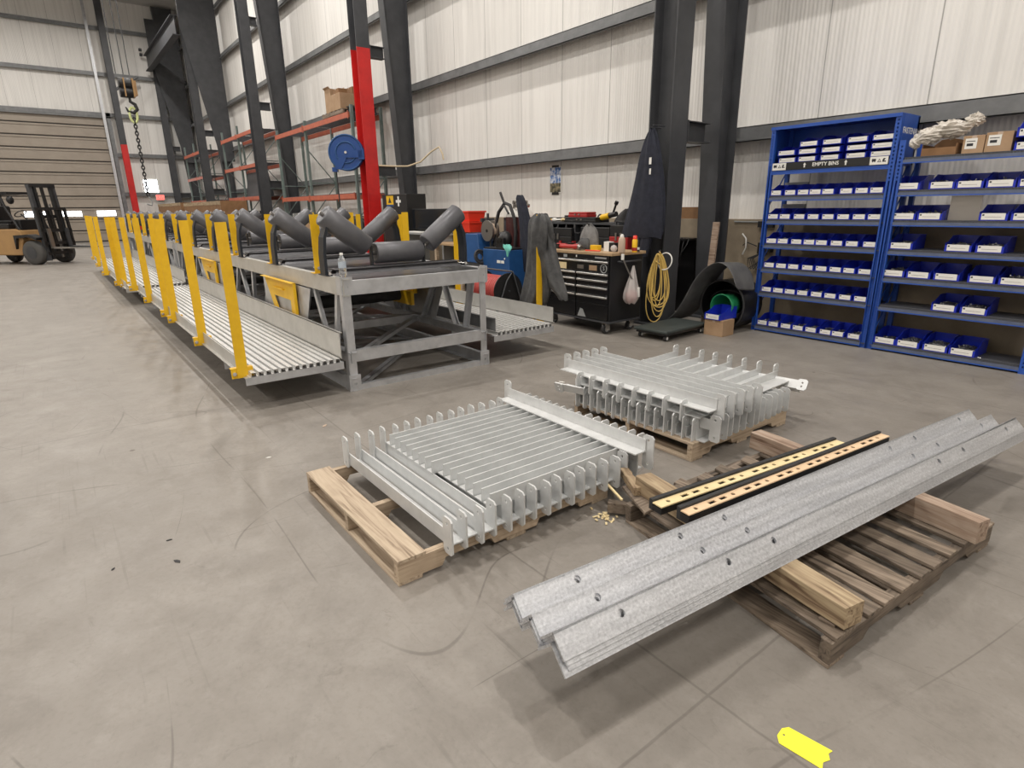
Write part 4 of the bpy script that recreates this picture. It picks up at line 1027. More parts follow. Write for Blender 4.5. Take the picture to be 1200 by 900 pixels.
def carton(name, label, x0, x1, y0, y1, z0, z1, mt='card', open_=False, lab=True, cat='box'):
    t = thing(name, label, cat, ((x0+x1)/2, (y0+y1)/2, z0)); W3 = WM(t)
    if open_:
        mb = MB(); e = .005
        mb.box(x0, x1, y0, y1, z0, z0+e); mb.box(x0, x1, y0, y0+e, z0+e, z1); mb.box(x0, x1, y1-e, y1, z0+e, z1); mb.box(x0, x0+e, y0+e, y1-e, z0+e, z1); mb.box(x1-e, x1, y0+e, y1-e, z0+e, z1)
        mb.build('box_body', mt, t, world=W3)
        for (a, b_, c, d) in (((x0, y0, z1), (x1, y0, z1), (x1, y0-.05, z1+.05), (x0, y0-.05, z1+.05)), ((x0, y1, z1), (x1, y1, z1), (x1, y1+.02, z1+.07), (x0, y1+.02, z1+.07))):
            mb = MB(); mb.add([a, b_, c, d], [(0, 1, 2, 3)]); mb.build('flap', mt, t, world=W3, solid=.004)
    else:
        MB().box(x0, x1, y0, y1, z0, z1).build('box_body', mt, t, world=W3, bevel=.003)
        MB().box((x0+x1)/2-.02, (x0+x1)/2+.02, y0-.0008, y1+.0008, z1-.03, z1+.0008).build('tape', 'tan', t, world=W3)
    if lab:
        w = min(.10, (x1-x0)*.55); s = MB().box(x0+.02, x0+.02+w, y0-.0015, y0-.0003, z1-.12, z1-.025).build('shipping_label', 'white', t, world=W3)
        mb = MB(); mb.box(x0+.035, x0+.02+w*.7, y0-.0022, y0-.0015, z1-.095, z1-.07); mb.box(x0+.03, x0+.02+w*.85, y0-.0022, y0-.0015, z1-.055, z1-.048); mb.build('print', 'ink', s, world=W3)
    return t
# curved-front open box under crumpled film
t = thing('open_bin_box', 'open brown cardboard bin box under crumpled clear film on top of the right rack', 'box', (-2.38, 7.42, SHR[0]+.037)); 
mb = MB(); mb.prism([(-.15, 0), (.15, 0), (.15, .10), (.09, .16), (0, .18), (-.09, .17), (-.15, .12)], .006, T(0, .17, 0) @ RX(PI/2)); mb.prism([(-.15, 0), (.15, 0), (.15, .075), (-.15, .075)], .006, T(0, -.16, 0) @ RX(PI/2)); mb.box(-.15, -.144, -.16, .164, 0, .11); mb.box(.144, .15, -.16, .164, 0, .11); mb.box(-.144, .144, -.16, .164, 0, .004); mb.build('box_body', 'card_dark', t)
mb = MB()
frnd = random.Random(4)
def crumple(cx, cy, cz, ax, ay, az, seed, n=26, m=14):
    r0 = random.Random(seed); ph = [(r0.uniform(2, 7), r0.uniform(2, 7), r0.random()*6) for _ in range(7)]
    g = []
    for i in range(m+1):
        t_ = -PI/2+PI*i/m; row = []
        for j in range(n):
            a = 2*PI*j/n; f = 1+sum(.075*math.sin(p*a+q*t_*2+w) for p, q, w in [(round(p), q, w) for p, q, w in ph])+r0.uniform(-.05, .05)
            row.append((cx+ax*f*math.cos(t_)*math.cos(a), cy+ay*f*math.cos(t_)*math.sin(a), cz+az*f*math.sin(t_)))
        g.append(row)
    mb.sheet(g, closed=True, smooth=False)
crumple(-2.50, 7.30, 2.245, .12, .10, .07, 2); crumple(-2.34, 7.38, 2.30, .17, .13, .075, 3); crumple(-2.17, 7.44, 2.375, .075, .07, .055, 5); crumple(-2.60, 7.26, 2.19, .05, .05, .05, 9)
tag(mb.build('plastic_film', 'film'), 'crumpled clear plastic film spilling over the brown box between the two racks', 'plastic film')
carton('cardboard_box', 'small brown cardboard box with white label on top of the right rack, left of two', -2.19, -2.015, 7.28, 7.45, SHR[0]+.037, 2.215)
t = carton('cardboard_box', 'brown cardboard box with white label on top of the right rack, right of two', -2.008, -1.80, 7.28, 7.5, SHR[0]+.037, 2.23)
for k in range(2):
    putbin(large, -1.66, YF+.05, SHR[0]+.037+k*.115, 'large empty blue bin on top of the right rack, %s' % ('lower of two' if k == 0 else 'upper of two, tilted'), 'large bins on the right rack', R(4*k))
# cardboard parcels behind small bins, labels on top shelf of left rack
o = MB().box(-4.09, -3.80, 7.52, 7.56, 1.704, 1.86).build('box_panel', 'caster_grey'); tag(o, 'grey cardboard panel standing behind the first bins on the top open shelf', 'panel')
o = MB().box(-4.09, -3.80, 7.52, 7.56, 1.424, 1.60).build('box_panel', 'caster_grey'); tag(o, 'grey cardboard panel standing behind the first bins on the second open shelf', 'panel')
# ------------------------------------------------------------------ tool chest and the bench area
def drape(rows, n=28, fold=.012, freq=6, seed=1, cap=True):
    """closed cloth body: rows of (z, cx, cy, half_x, half_y)"""
    rnd = random.Random(seed); ph = [rnd.random()*6 for _ in range(6)]
    mb = MB(); g = []
    for i, (z, cx, cy, a, b_) in enumerate(rows):
        r_ = []
        for j in range(n):
            t_ = 2*PI*j/n
            f = 1+fold/max(a, .03)*(math.sin(freq*t_+ph[0]+i*.35)+.6*math.sin((freq*2-1)*t_+ph[1]-i*.5)+.5*math.sin(3*t_+ph[2]+i*1.1))
            r_.append((cx+a*f*math.cos(t_), cy+b_*f*math.sin(t_), z+.012*math.sin(5*t_+ph[3])*(1 if i in (0, len(rows)-1) else .4)))
        g.append(r_)
    mb.sheet(g, closed=True)
    if cap:
        mb.add(g[0], [tuple(range(n))]); mb.add(g[-1], [tuple(range(n-1, -1, -1))])
    return mb
M['bag_grey'] = pm('bag_grey', (.13, .125, .12), .85, c2=(.19, .185, .18), scale=14, bump=.3)
# --- rolling tool chest
t = thing('tool_chest', 'black rolling tool chest with silver drawer handles and a wooden top', 'tool chest', (-5.75, 5.80, 0)); W_ = WM(t)
cx0, cx1, cy0, cy1 = -6.36, -5.14, 5.51, 6.10
body = MB().box(cx0, cx1, cy0, cy1, .17, 1.005).build('cabinet', 'black', t, world=W_, bevel=.006)
MB().box(cx0-.02, cx1+.03, cy0-.03, cy1+.03, 1.006, 1.042).build('wooden_top', 'bench_wood', t, world=W_, bevel=.004)
MB().box(cx0-.01, cx1+.01, cy0-.02, cy1, .15, .172).build('bottom_rail', 'steel_dark', t, world=W_)
def drawer(x0, x1, z0, z1, hz):
    d = MB().box(x0, x1, cy0-.022, cy0, z0, z1).build('drawer', 'black_gloss', t, world=W_, bevel=.003)
    if hz: 
        mb = MB(); mb.box(x0+.004, x1-.004, cy0-.045, cy0-.022, z1-.032, z1-.006); mb.build('handle', 'chrome', d, world=W_, bevel=.006)
    return d
xm = -5.735
d0 = drawer(cx0+.02, cx1-.02, .945, 1.0, False)
d1 = drawer(cx0+.02, cx1-.02, .79, .940, True)
zz = [(.785, .705), (.700, .615), (.610, .50), (.495, .385)]
for z1, z0 in zz:
    drawer(cx0+.02, xm-.012, z0, z1, True); drawer(xm+.012, cx1-.02, z0, z1, True)
drawer(cx0+.02, xm-.012, .185, .38, False); drawer(xm+.012, cx1-.02, .185, .38, False)
# stickers
def stick(x0, x1, z0, z1, mt, par, y=cy0-.0235): return MB().box(x0, x1, y-.0012, y, z0, z1).build('sticker', mt, par, world=W_)
stick(-6.27, -6.10, .815, .865, 'caster_grey', d1); stick(-6.08, -5.93, .80, .885, 'pale', d1); stick(-5.72, -5.60, .82, .87, 'steel_plain', d1); stick(-5.50, -5.36, .81, .875, 'card', d1)
mb = MB(); mb.ring(.052, .007, T(-5.24, cy0-.024, .845) @ RX(PI/2), 24, 6); mb.build('sticker_ring', 'caster_grey', d1, world=W_)
text_mesh('S', .075, 'caster_grey', 'sticker_letter', d1, WM(t).inverted() @ T(-5.24, cy0-.0245, .845) @ RX(PI/2), .0008, .002)
stick(-6.30, -6.20, .955, .99, 'caster_grey', d0); stick(-5.99, -5.92, .955, .99, 'caster_grey', d0); stick(-5.40, -5.20, .965, .985, 'caster_grey', d0); stick(-5.75, -5.73, .965, .99, 'white', d0)
s_ = MB().prism([(-.08, 0), (.08, 0), (.02, .10), (-.03, .11)], .001, T(-5.62, cy0-.0232, .19) @ RX(PI/2)).build('sticker', 'caster_grey', t, world=W_)
for x in (cx0+.10, cx1-.10):
    for y in (cy0+.05, cy1-.08):
        mb = MB(); mb.cyl((x-.022, y, .063), (x+.022, y, .063), .063, 18); w_ = mb.build('caster_wheel', 'rubber', t, world=W_)
        MB().cyl((x-.025, y, .063), (x+.025, y, .063), .035, 14).build('wheel_hub', 'caster_grey', w_, world=W_)
        mb = MB(); mb.box(x-.033, x-.027, y-.035, y+.045, .05, .15); mb.box(x+.027, x+.033, y-.035, y+.045, .05, .15); mb.box(x-.05, x+.05, y-.04, y+.05, .142, .150); mb.build('caster_fork', 'chrome', w_, world=W_)
mb = MB(); mb.tube([(cx1, cy0+.12, .93), (cx1+.06, cy0+.12, .93), (cx1+.06, cy1-.1, .93), (cx1, cy1-.1, .93)], .013, 8); mb.build('side_handle', 'steel_dark', t, world=W_)
ZT = 1.0425
# things on the chest
t = thing('backpack', 'small grey backpack slumped on the tool chest top', 'backpack', (-5.86, 5.84, ZT))
rows = [(0, 0, 0, .14, .09), (.05, .01, 0, .16, .10), (.13, .0, 0, .15, .10), (.20, -.01, .01, .135, .09), (.26, -.015, .02, .105, .075), (.30, -.03, .02, .065, .05), (.315, -.03, .02, .03, .03)]
drape(rows, 30, .012, 5, 3).build('bag_body', 'bag_grey', t, sub=1)
drape([(.02, 0, -.105, .10, .035), (.07, 0, -.11, .11, .04), (.12, 0, -.10, .10, .035), (.145, 0, -.095, .07, .02)], 18, .003, 4, 4).build('front_pocket', 'grey_cloth', t, sub=1)
mb = MB(); mb.tube([(-.05, .03, .27), (-.03, 0, .34), (.02, 0, .34), (.04, .03, .27)], .012, 6); mb.build('grab_loop', 'grey_cloth', t)
def small_box(name, label, cat, c, d, mt, z=ZT, rz=0):
    o = MB().cbox((0, 0, d[2]/2), d).build(name, mt, None, (c[0], c[1], z), rz, bevel=min(d)*.08); return tag(o, label, cat)
t = thing('caulk_box', 'white and black carton standing on the tool chest top', 'carton', (-5.36, 5.74, ZT))
MB().cbox((-.045, 0, .06), (.09, .09, .12)).build('white_half', 'white', t); MB().cbox((.045, 0, .055), (.09, .09, .11)).build('black_half', 'black', t)
def bottle(name, label, x, y, prof, mt, capm=None, capp=None, lab=None, labp=None, z=ZT, cat='bottle'):
    t = thing(name, label, cat, (x, y, z)); MB().lathe(prof, None, 18).build('bottle_body', mt, t)
    if capm: MB().lathe(capp, None, 14).build('cap', capm, t)
    if lab: MB().lathe(labp, None, 18).build('label_wrap', lab, t)
bottle('squeeze_bottle', 'tan squeeze bottle with white cap on the tool chest top', -5.11, 5.66, [(.040, 0), (.044, .01), (.044, .15), (.034, .18), (.018, .195)], 'tan', 'white', [(.024, .18), (.024, .205), (.012, .225)])
bottle('spray_can', 'yellow spray can with red cap on the tool chest top', -5.02+.0, 5.80, [(.032, 0), (.033, .01), (.033, .15), (.022, .165)], 'yellow', 'red_plastic', [(.026, .16), (.026, .20), (.015, .205)], 'red_tool', [(.0335, .02), (.0335, .06)])
tag(small_box('foam_block', '', 'block', (-5.60, 5.70), (.14, .07, .07), 'yellow'), 'yellow block lying between backpack and carton on the chest', 'block')
t = thing('paper_bundle', 'crumpled pinkish paper beside the black carton on the tool chest', 'paper', (-5.24, 5.66, ZT)); mb = MB(); mb.sphere((0, 0, .045), .05, None, 8, (1, .8, .9)); mb.build('crumple', 'bag', t)
bottle('dark_bottle', 'dark slim bottle at the right rear corner of the tool chest', -5.13, 5.98, [(.03, 0), (.03, .13), (.012, .16), (.012, .18)], 'black', None, None, 'white', [(.0305, .02), (.0305, .05)])
t = thing('cordless_grinder', 'dark red cordless grinder lying in front of the backpack on the chest', 'power tool', (-5.95, 5.62, ZT))
mb = MB(); mb.cyl((-.28, .02, .035), (.02, 0, .04), .028, 12); mb.cyl((.02, 0, .04), (.11, 0, .045), .036, 12); mb.build('motor_body', 'red_tool', t)
mb = MB(); mb.cyl((.11, 0, .05), (.15, 0, .03), .034, 12); mb.cyl((.15, -.0, .012), (.15, 0, .016), .06, 20); mb.build('gear_head', 'steel_plain', t)
mb = MB(); mb.box(-.36, -.28, -.02, .055, .0, .065); mb.build('battery', 'black', t)
t = thing('drill_driver', 'dark red and black drill lying on the left of the chest top', 'power tool', (-6.22, 5.66, ZT))
mb = MB(); mb.cyl((-.09, 0, .04), (.09, 0, .04), .034, 12); mb.build('motor_body', 'red_tool', t); mb = MB(); mb.cyl((.09, 0, .04), (.15, 0, .04), .02, 10); mb.build('chuck', 'black', t); mb = MB(); mb.box(-.08, -.03, .02, .17, .02, .06); mb.box(-.10, -.0, .17, .25, .01, .07); mb.build('grip', 'black', t)
tag(MB().cyl((-.1, -.02, .008), (.12, .03, .008), .008, 8).build('marker_pen', 'red_plastic', None, (-5.55, 5.58, ZT)), 'thin red marker lying near the front edge of the chest', 'pen')
# hanging bag, white hook bottle, side bits
t = thing('plastic_bag', 'translucent plastic bag with reddish contents hanging on the chest side', 'bag', (-5.04, 5.80, .40))
drape([(0, 0, 0, .05, .06), (.04, 0, 0, .09, .11), (.12, 0, 0, .095, .12), (.24, 0, 0, .065, .08), (.36, 0, .01, .035, .04), (.47, 0, .015, .012, .012)], 22, .008, 6, 8).build('film', 'bag', t, sub=1)
drape([(.01, 0, 0, .04, .05), (.05, 0, 0, .07, .09), (.12, 0, 0, .07, .09), (.16, 0, 0, .04, .05)], 16, .004, 5, 9).build('contents', 'red_tool', t)
t = thing('grip_clamp', 'white plastic handled pole leaning on the chest side above the bag', 'hand tool', (-5.05, 5.62, .98))
mb = MB(); mb.tube([(0, 0, .0), (.02, .06, -.12), (.04, .17, -.30), (.05, .25, -.45)], .010, 8); mb.build('shaft', 'steel_plain', t)
mb = MB(); mb.cyl((.055, .25, -.50), (.05, .25, -.38), .03, 10); mb.cyl((0, 0, -.02), (0, .0, .05), .02, 10); mb.build('handles', 'white', t)
# coiled yellow cord hanging on the crane post
t = thing('extension_cord', 'long coiled yellow extension cord hanging from the crane post', 'cord', (-5.02, 6.28, 1.0))
mb = MB()
for k in range(9):
    w_ = .06+.020*k*random.uniform(.6, 1.1); L_ = .62+random.uniform(-.05, .30); pts = []
    dx = random.uniform(-.03, .03)
    for j in range(29):
        a = 2*PI*j/28; yy = w_*math.sin(a)*(.45+.55*(1-math.cos(a))/2)
        pts.append((yy*.6+dx*(1-math.cos(a))/2, yy*.8+dx, -L_*(1-math.cos(a))/2))
    mb.tube(pts[:-1], .0075, 6, True)
mb.build('cord_loops', 'cord', t)
mb = MB(); mb.tube([(-.02+.035*math.cos(a*.5), .035*math.sin(a*.5), .02-.012*a) for a in range(14)], .009, 6); mb.build('wrap', 'cord', t)
mb = MB(); mb.ring(.11, .009, T(.05, .07, -.10) @ RX(PI/2.3), 24, 6); mb.build('white_cable_coil', 'white', t)
mb = MB(); mb.cyl((-.10, .16, .03), (.0, .0, .03), .008, 6); mb.build('hook', 'steel_plain', t)
# navy jacket on the crane post
t = thing('hanging_jacket', 'long dark navy jacket hanging from the crane post beside the tool chest', 'jacket', (-5.26, 6.26, .98))
rows = [(.22, -.04, 0, .33, .07), (.30, -.03, 0, .34, .085), (.55, .0, 0, .30, .095), (.80, .02, 0, .25, .095), (1.05, .03, 0, .20, .09), (1.25, .03, 0, .145, .085), (1.40, .035, 0, .10, .07), (1.50, .04, 0, .055, .05), (1.545, .04, 0, .02, .02)]
drape(rows, 40, .016, 7, 5).build('jacket_body', 'navy_cloth', t, sub=1)
drape([(-.02, .02, -.03, .06, .04), (.10, .03, -.02, .09, .05), (.40, .06, .0, .11, .06), (.7, .08, 0, .10, .07), (1.1, .09, 0, .07, .06)], 22, .01, 5, 6).build('sleeve', 'navy_cloth', t, sub=1)
mb = MB(); mb.box(.10, .135, -.105, -.10, 1.12, 1.20); mb.box(.11, .135, -.105, -.1, 1.0, 1.07); mb.build('patch', 'white', t)
mb = MB(); mb.cyl((.04, -.06, 1.56), (.04, .16, 1.56), .008, 6); mb.cyl((.10, -.06, 1.58), (.10, .16, 1.58), .008, 6); mb.build('hook', 'steel_dark', t)

# grey jacket over the yellow post of the right walkway
t = thing('draped_jacket', 'grey work jacket draped over the near yellow post of the right walkway', 'jacket', (-5.33, 4.52, .40))
rows = [(-.02, -.25, .03, .15, .07), (.02, -.22, .03, .20, .08), (.12, -.16, .03, .22, .085), (.30, -.08, .03, .22, .09), (.50, -.06, .02, .18, .09), (.66, -.03, .0, .16, .09), (.80, .03, -.03, .165, .10), (.92, .06, -.05, .165, .10), (1.02, .07, -.06, .15, .095), (1.09, .07, -.06, .11, .07), (1.125, .07, -.05, .05, .04)]
drape(rows, 48, .030, 6, 11).build('jacket_body', 'grey_cloth', t, sub=1)
drape([(.18, .38, .02, .05, .03), (.24, .36, .02, .09, .04), (.32, .26, .02, .13, .06), (.50, .18, .02, .12, .07), (.75, .14, .0, .09, .07), (.95, .12, -.02, .06, .06)], 26, .014, 5, 12).build('sleeve', 'grey_cloth', t, sub=1)

# --- tool cabinet / cluttered bench behind the chest
t = thing('workbench', 'long black steel workbench with open shelf behind the tool chest', 'workbench', (-6.95, 6.8, 0)); W_ = WM(t)
MB().box(-8.0, -5.75, 6.50, 7.15, 0, .95).build('cabinet', 'black', t, world=W_)
MB().box(-8.0, -5.75, 6.48, 7.15, .951, .98).build('worktop', 'steel_dark', t, world=W_)
MB().box(-8.0, -6.05, 6.62, 7.1, 1.335, 1.365).build('upper_shelf', 'steel_dark', t, world=W_)
for x in (-8.0, -7.0, -6.10): MB().box(x, x+.03, 6.62, 7.1, .981, 1.334).build('shelf_upright', 'steel_dark', t, world=W_)
mb = MB()
for k in range(4): mb.box(-7.95+.55*k, -7.45+.55*k, 6.485, 6.499, .60, .90)
mb.build('drawer_fronts', 'steel_dark', t, world=W_)
def case(name, label, x0, x1, y0, y1, z0, z1, mt, lm=None, cat='tool case', handle=True):
    t = thing(name, label, cat, ((x0+x1)/2, (y0+y1)/2, z0)); W4 = WM(t)
    MB().box(x0, x1, y0, y1, z0, z0+(z1-z0)*.55).build('lower_shell', mt, t, world=W4, bevel=.008)
    MB().box(x0+.004, x1-.004, y0+.004, y1-.004, z0+(z1-z0)*.56, z1).build('lid', lm or mt, t, world=W4, bevel=.008)
    xc = (x0+x1)/2
    mb = MB(); mb.box(xc-.06, xc-.03, y0-.012, y0, z0+(z1-z0)*.4, z0+(z1-z0)*.7); mb.box(xc+.03, xc+.06, y0-.012, y0, z0+(z1-z0)*.4, z0+(z1-z0)*.7); mb.build('latches', 'steel_plain', t, world=W4)
    if handle: mb = MB(); mb.tube([(xc-.09, y0+.05, z1), (xc-.09, y0+.05, z1+.05), (xc+.09, y0+.05, z1+.05), (xc+.09, y0+.05, z1)], .009, 8); mb.build('handle', 'black', t, world=W4)
    return t
case('tool_case', 'black tool case on the worktop under the shelf, right one with red badge', -6.75, -6.14, 6.52, 6.60, .981, 1.30, 'black', handle=False)
case('tool_case', 'black tool case on the worktop under the shelf, left of the badged one', -7.65, -6.95, 6.52, 6.60, .981, 1.28, 'black', handle=False)
text_mesh('▬', .05, 'red_tool', 'badge', None) if False else None
case('flat_tool_case', 'long flat black case on the upper shelf behind the backpack', -7.25, -6.55, 6.64, 6.95, 1.366, 1.44, 'black', handle=False)
case('red_tool_pack', 'dark red tool pack lying on the long flat black case', -7.20, -6.78, 6.68, 6.9, 1.4405, 1.52, 'red_tool', handle=False)
case('red_tool_box', 'red tool box with black carrying handle at the right end of the bench', -6.12, -5.76, 6.50, 6.70, .981, 1.34, 'red_tool', 'black')
t = thing('angle_grinder', 'black and yellow angle grinder lying on the upper shelf', 'power tool', (-6.45, 6.78, 1.366))
mb = MB(); mb.cyl((-.10, 0, .07), (.06, 0, .10), .045, 14); mb.build('motor_housing', 'yellow', t)
mb = MB(); mb.cyl((.06, 0, .10), (.20, 0, .125), .038, 12); mb.cyl((.12, 0, .11), (.19, .0, .28), .016, 8); mb.cyl((.18, 0, .26), (.20, 0, .30), .03, 10); mb.build('gear_head', 'black', t)
mb = MB(); mb.ring(.055, .012, T(-.13, 0, .06) @ RX(PI/2), 20, 6); mb.build('guard_ring', 'black', t)
t = thing('leaf_shaped_bag', 'dark flexible pouch leaning at the right end of the upper shelf', 'pouch', (-6.18, 6.80, 1.366))
drape([(0, 0, 0, .12, .05), (.06, .02, 0, .11, .05), (.14, .07, 0, .07, .04), (.19, .11, 0, .02, .02)], 18, .004, 4, 21).build('pouch', 'rubber', t)
for k, (x, mt, nm) in enumerate(((-7.85, 'yellow', 'yellow'), (-7.66, 'white', 'white'), (-7.45, 'pale', 'pale'))):
    t = thing('glove', '%s crumpled work glove on the left of the upper shelf' % nm, 'glove', (x, 6.8, 1.366), random.uniform(-1, 1))
    mb = MB(); mb.sphere((0, 0, .03), .05, None, 10, (1.2, .8, .6))
    for q in range(4): mb.cyl((.04, -.03+.02*q, .03), (.13, -.045+.028*q, .03+.01*(q % 2)), .012, 7, .009)
    mb.cyl((.01, .03, .03), (.06, .085, .035), .012, 7, .009)
    mb.build('glove_shell', mt, t)
for k, (x, L_) in enumerate(((-7.5, .3), (-7.2, .4), (-6.9, .35), (-6.6, .3))):
    t = thing('clamp_bar', 'dark bar clamp lying on the worktop front, %s from left' % ORD[k], 'clamp', (x, 6.50, .981), .2)
    mb = MB(); mb.box(0, L_, -.006, .006, .03, .05); mb.build('bar', 'steel_plain', t); mb = MB(); mb.box(0, .03, -.015, .015, 0, .1); mb.box(L_*.7, L_*.7+.03, -.015, .015, 0, .1); mb.cyl((L_*.7, 0, .02), (L_*.7-.12, 0, .02), .014, 8); mb.build('jaws', 'red_tool', t)

MB().box(-8.0, -6.05, 7.10, 7.14, .981, 1.334).build('back_panel', 'black', bpy.data.objects['workbench'], world=WM(bpy.data.objects['workbench']))
t = thing('steel_locker', 'low black steel locker behind the gas cylinders', 'locker', (-8.75, 7.3, 0)); MB().box(-.68, .62, -.25, .25, 0, 1.42).build('locker_body', 'black', t, bevel=.008)
for q in (-.66, -.01): MB().box(q, q+.61, -.262, -.251, .06, 1.36).build('door', 'steel_dark', t)
t = thing('black_drawer_box', 'small black parts cabinet with pale drawer labels on the workbench shelf', 'parts cabinet', (-7.78, 6.85, 1.3655)); t.location = (-7.45, 7.0, 1.3655)
MB().box(-.12, .12, -.06, .06, 0, .10).build('case', 'black', t)
for k, (x, y, c_, m_) in enumerate(((-7.35, 6.56, 'dark red', 'red_tool'), (-7.05, 6.57, 'black', 'black'), (-6.82, 6.56, 'grey', 'caster_grey'), (-6.50, 6.57, 'yellow', 'yellow'))):
    t = thing('power_drill', '%s cordless drill lying on the workbench front, %s from left' % (c_, ORD[k]), 'power tool', (x, y, .981), .5+k*.8)
    mb = MB(); mb.cyl((-.08, 0, .045), (.07, 0, .045), .034, 12); mb.build('motor_body', m_, t); mb = MB(); mb.cyl((.07, 0, .045), (.13, 0, .045), .022, 10, .012); mb.build('chuck', 'steel_dark', t)
    mb = MB(); mb.box(-.06, -.02, .02, .14, .025, .065); mb.box(-.085, .005, .14, .20, .015, .075); mb.build('grip', 'black', t)
t = thing('air_line', 'thin black air line hanging in loops from the upper shelf', 'hose', (-7.2, 6.6, 1.33)); mb = MB()
for k in range(4): mb.tube([(-.35+.2*k, 0, 0), (-.32+.2*k, -.03, -.12), (-.24+.2*k, -.03, -.22+.03*k), (-.16+.2*k, -.03, -.10), (-.15+.2*k, 0, 0)], .009, 6)
mb.build('line', 'rubber', t)
# --- welding corner
t = thing('welding_machine', 'blue welding machine cabinet beside the gas cylinders', 'welder', (-8.15, 5.95, 0)); W_ = WM(t)
MB().box(-8.62, -7.86, 5.98, 6.38, .12, .92).build('cabinet', 'blue_machine', t, world=W_, bevel=.01)
MB().box(-8.60, -7.88, 5.99, 6.37, .921, .945).build('top_cover', 'black', t, world=W_)
mb = MB(); mb.box(-8.20, -8.10, 5.974, 5.979, .70, .745); mb.box(-8.08, -8.00, 5.974, 5.979, .70, .745); mb.cyl((-7.98, 5.978, .78), (-7.98, 5.972, .78), .014, 8); mb.build('front_marks', 'white', t, world=W_)
mb = MB(); mb.ring(.11, .022, T(-8.66, 5.95, .78) @ RY(PI/2.4), 24, 8); mb.ring(.07, .018, T(-8.67, 5.95, .78) @ RY(PI/2.4), 20, 8); mb.build('cable_coil', 'rubber', t, world=W_)
for x in (-8.5, -8.0): MB().cyl((x-.03, 6.02, .06), (x+.03, 6.02, .06), .06, 14).build('wheel', 'rubber', t, world=W_)
t = thing('wire_feeder', 'smaller blue wire feeder box set beyond the welding machine', 'wire feeder', (-9.33, 6.3, 0)); W_ = WM(t)
MB().hexa([(-9.62, 6.22, .62), (-9.05, 6.22, .62), (-9.05, 6.6, .62), (-9.62, 6.6, .62)], [(-9.58, 6.26, 1.14), (-9.20, 6.26, 1.14), (-9.20, 6.6, 1.14), (-9.58, 6.6, 1.14)]).build('case', 'blue_machine', t, world=W_, bevel=.01)
MB().box(-9.6, -9.07, 6.24, 6.58, 0, .619).build('stand', 'steel_dark', t, world=W_)
t = thing('wire_spool', 'grey round wire spool with pale rim on the wire feeder', 'spool', (-8.98, 6.36, 1.20))
mb = MB(); mb.cyl((0, -.03, 0), (0, .0, 0), .185, 30); mb.cyl((0, .09, 0), (0, .12, 0), .185, 30); mb.build('flanges', 'steel_plain', t)
MB().cyl((0, 0, 0), (0, .09, 0), .13, 24).build('wire_winding', 'tan', t); MB().cyl((0, -.035, 0), (0, -.03, 0), .03, 14).build('hub', 'black', t)
MB().cyl((0, .05, -.13), (0, .05, -.58), .02, 8).build('stand', 'steel_dark', t)
for k, x in enumerate((-8.62, -8.29)):
    t = thing('gas_cylinder', 'brown gas cylinder with white shoulder, %s of the pair' % ('left' if k == 0 else 'right'), 'gas cylinder', (x, 6.68, 0), group='gas cylinders')
    MB().lathe([(.14, 0), (.148, .01), (.148, 1.44)], None, 24).build('shell', 'brown_cyl', t)
    MB().lathe([(.149, 1.44), (.142, 1.48), (.11, 1.535), (.05, 1.57), (.04, 1.58)], None, 24).build('shoulder', 'white', t)
    mb = MB(); mb.lathe([(.02, 1.58), (.02, 1.66), (.03, 1.66), (.03, 1.70)], None, 10); mb.cyl((0, 0, 1.63), (.1, -.03, 1.63), .012, 8); mb.build('valve', 'steel_plain', t)
    mb = MB(); mb.cyl((.10, -.06, 1.63), (.10, -.01, 1.63), .035, 14); mb.cyl((.06, -.06, 1.69), (.06, -.02, 1.69), .03, 14); mb.build('regulator_gauge', 'steel_plain', t)
t = thing('torch_hose', 'thick black welding hose looped over the gas cylinders', 'hose', (-8.6, 6.5, 1.3))
mb = MB(); mb.tube([(-.42, .0, -.4), (-.36, .0, -.05), (-.24, 0, .22), (-.05, 0, .38), (.1, 0, .34), (.22, 0, .12), (.26, .0, -.1), (.22, 0, -.5)], .03, 10); mb.tube([(-.30, -.05, -.5), (-.27, -.05, .0), (-.15, -.05, .26), (0, -.05, .33), (.12, -.05, .2)], .018, 8); mb.build('hose', 'rubber', t)
mb = MB(); mb.cyl((-.06, 0, .36), (-.18, 0, .56), .022, 8); mb.build('torch_handle', 'black', t)
t = thing('hanging_coverall', 'black coverall hanging high behind the gas cylinders', 'coverall', (-7.90, 6.34, .55))
drape([(0, .14, 0, .20, .06), (.3, .12, 0, .21, .08), (.6, .07, 0, .17, .08), (.9, .0, -.0, .12, .07), (1.1, -.06, 0, .11, .06), (1.20, -.10, 0, .09, .05), (1.24, -.11, 0, .04, .04)], 36, .016, 6, 14).build('cloth', 'navy_cloth', t, sub=1)
t = thing('welding_helmet', 'black welding helmet resting on the welding machine', 'helmet', (-8.25, 6.2, .946))
mb = MB(); mb.sphere((0, 0, .13), .14, None, 16, (.9, .8, 1.05)); mb.box(-.11, .11, -.13, -.08, 0, .16); mb.build('shell', 'black', t); MB().box(-.06, .06, -.137, -.131, .09, .15).build('lens', 'glass_dark', t)
t = thing('rag', 'teal rag draped over the corner of the welding machine', 'rag', (-7.93, 6.03, .946))
drape([(-.12, .03, -.05, .02, .01), (-.04, .02, -.045, .05, .015), (.0, .0, -.03, .075, .04), (.03, -.03, 0, .08, .06), (.06, -.05, 0, .04, .04)], 24, .012, 5, 15).build('cloth', 'teal', t)
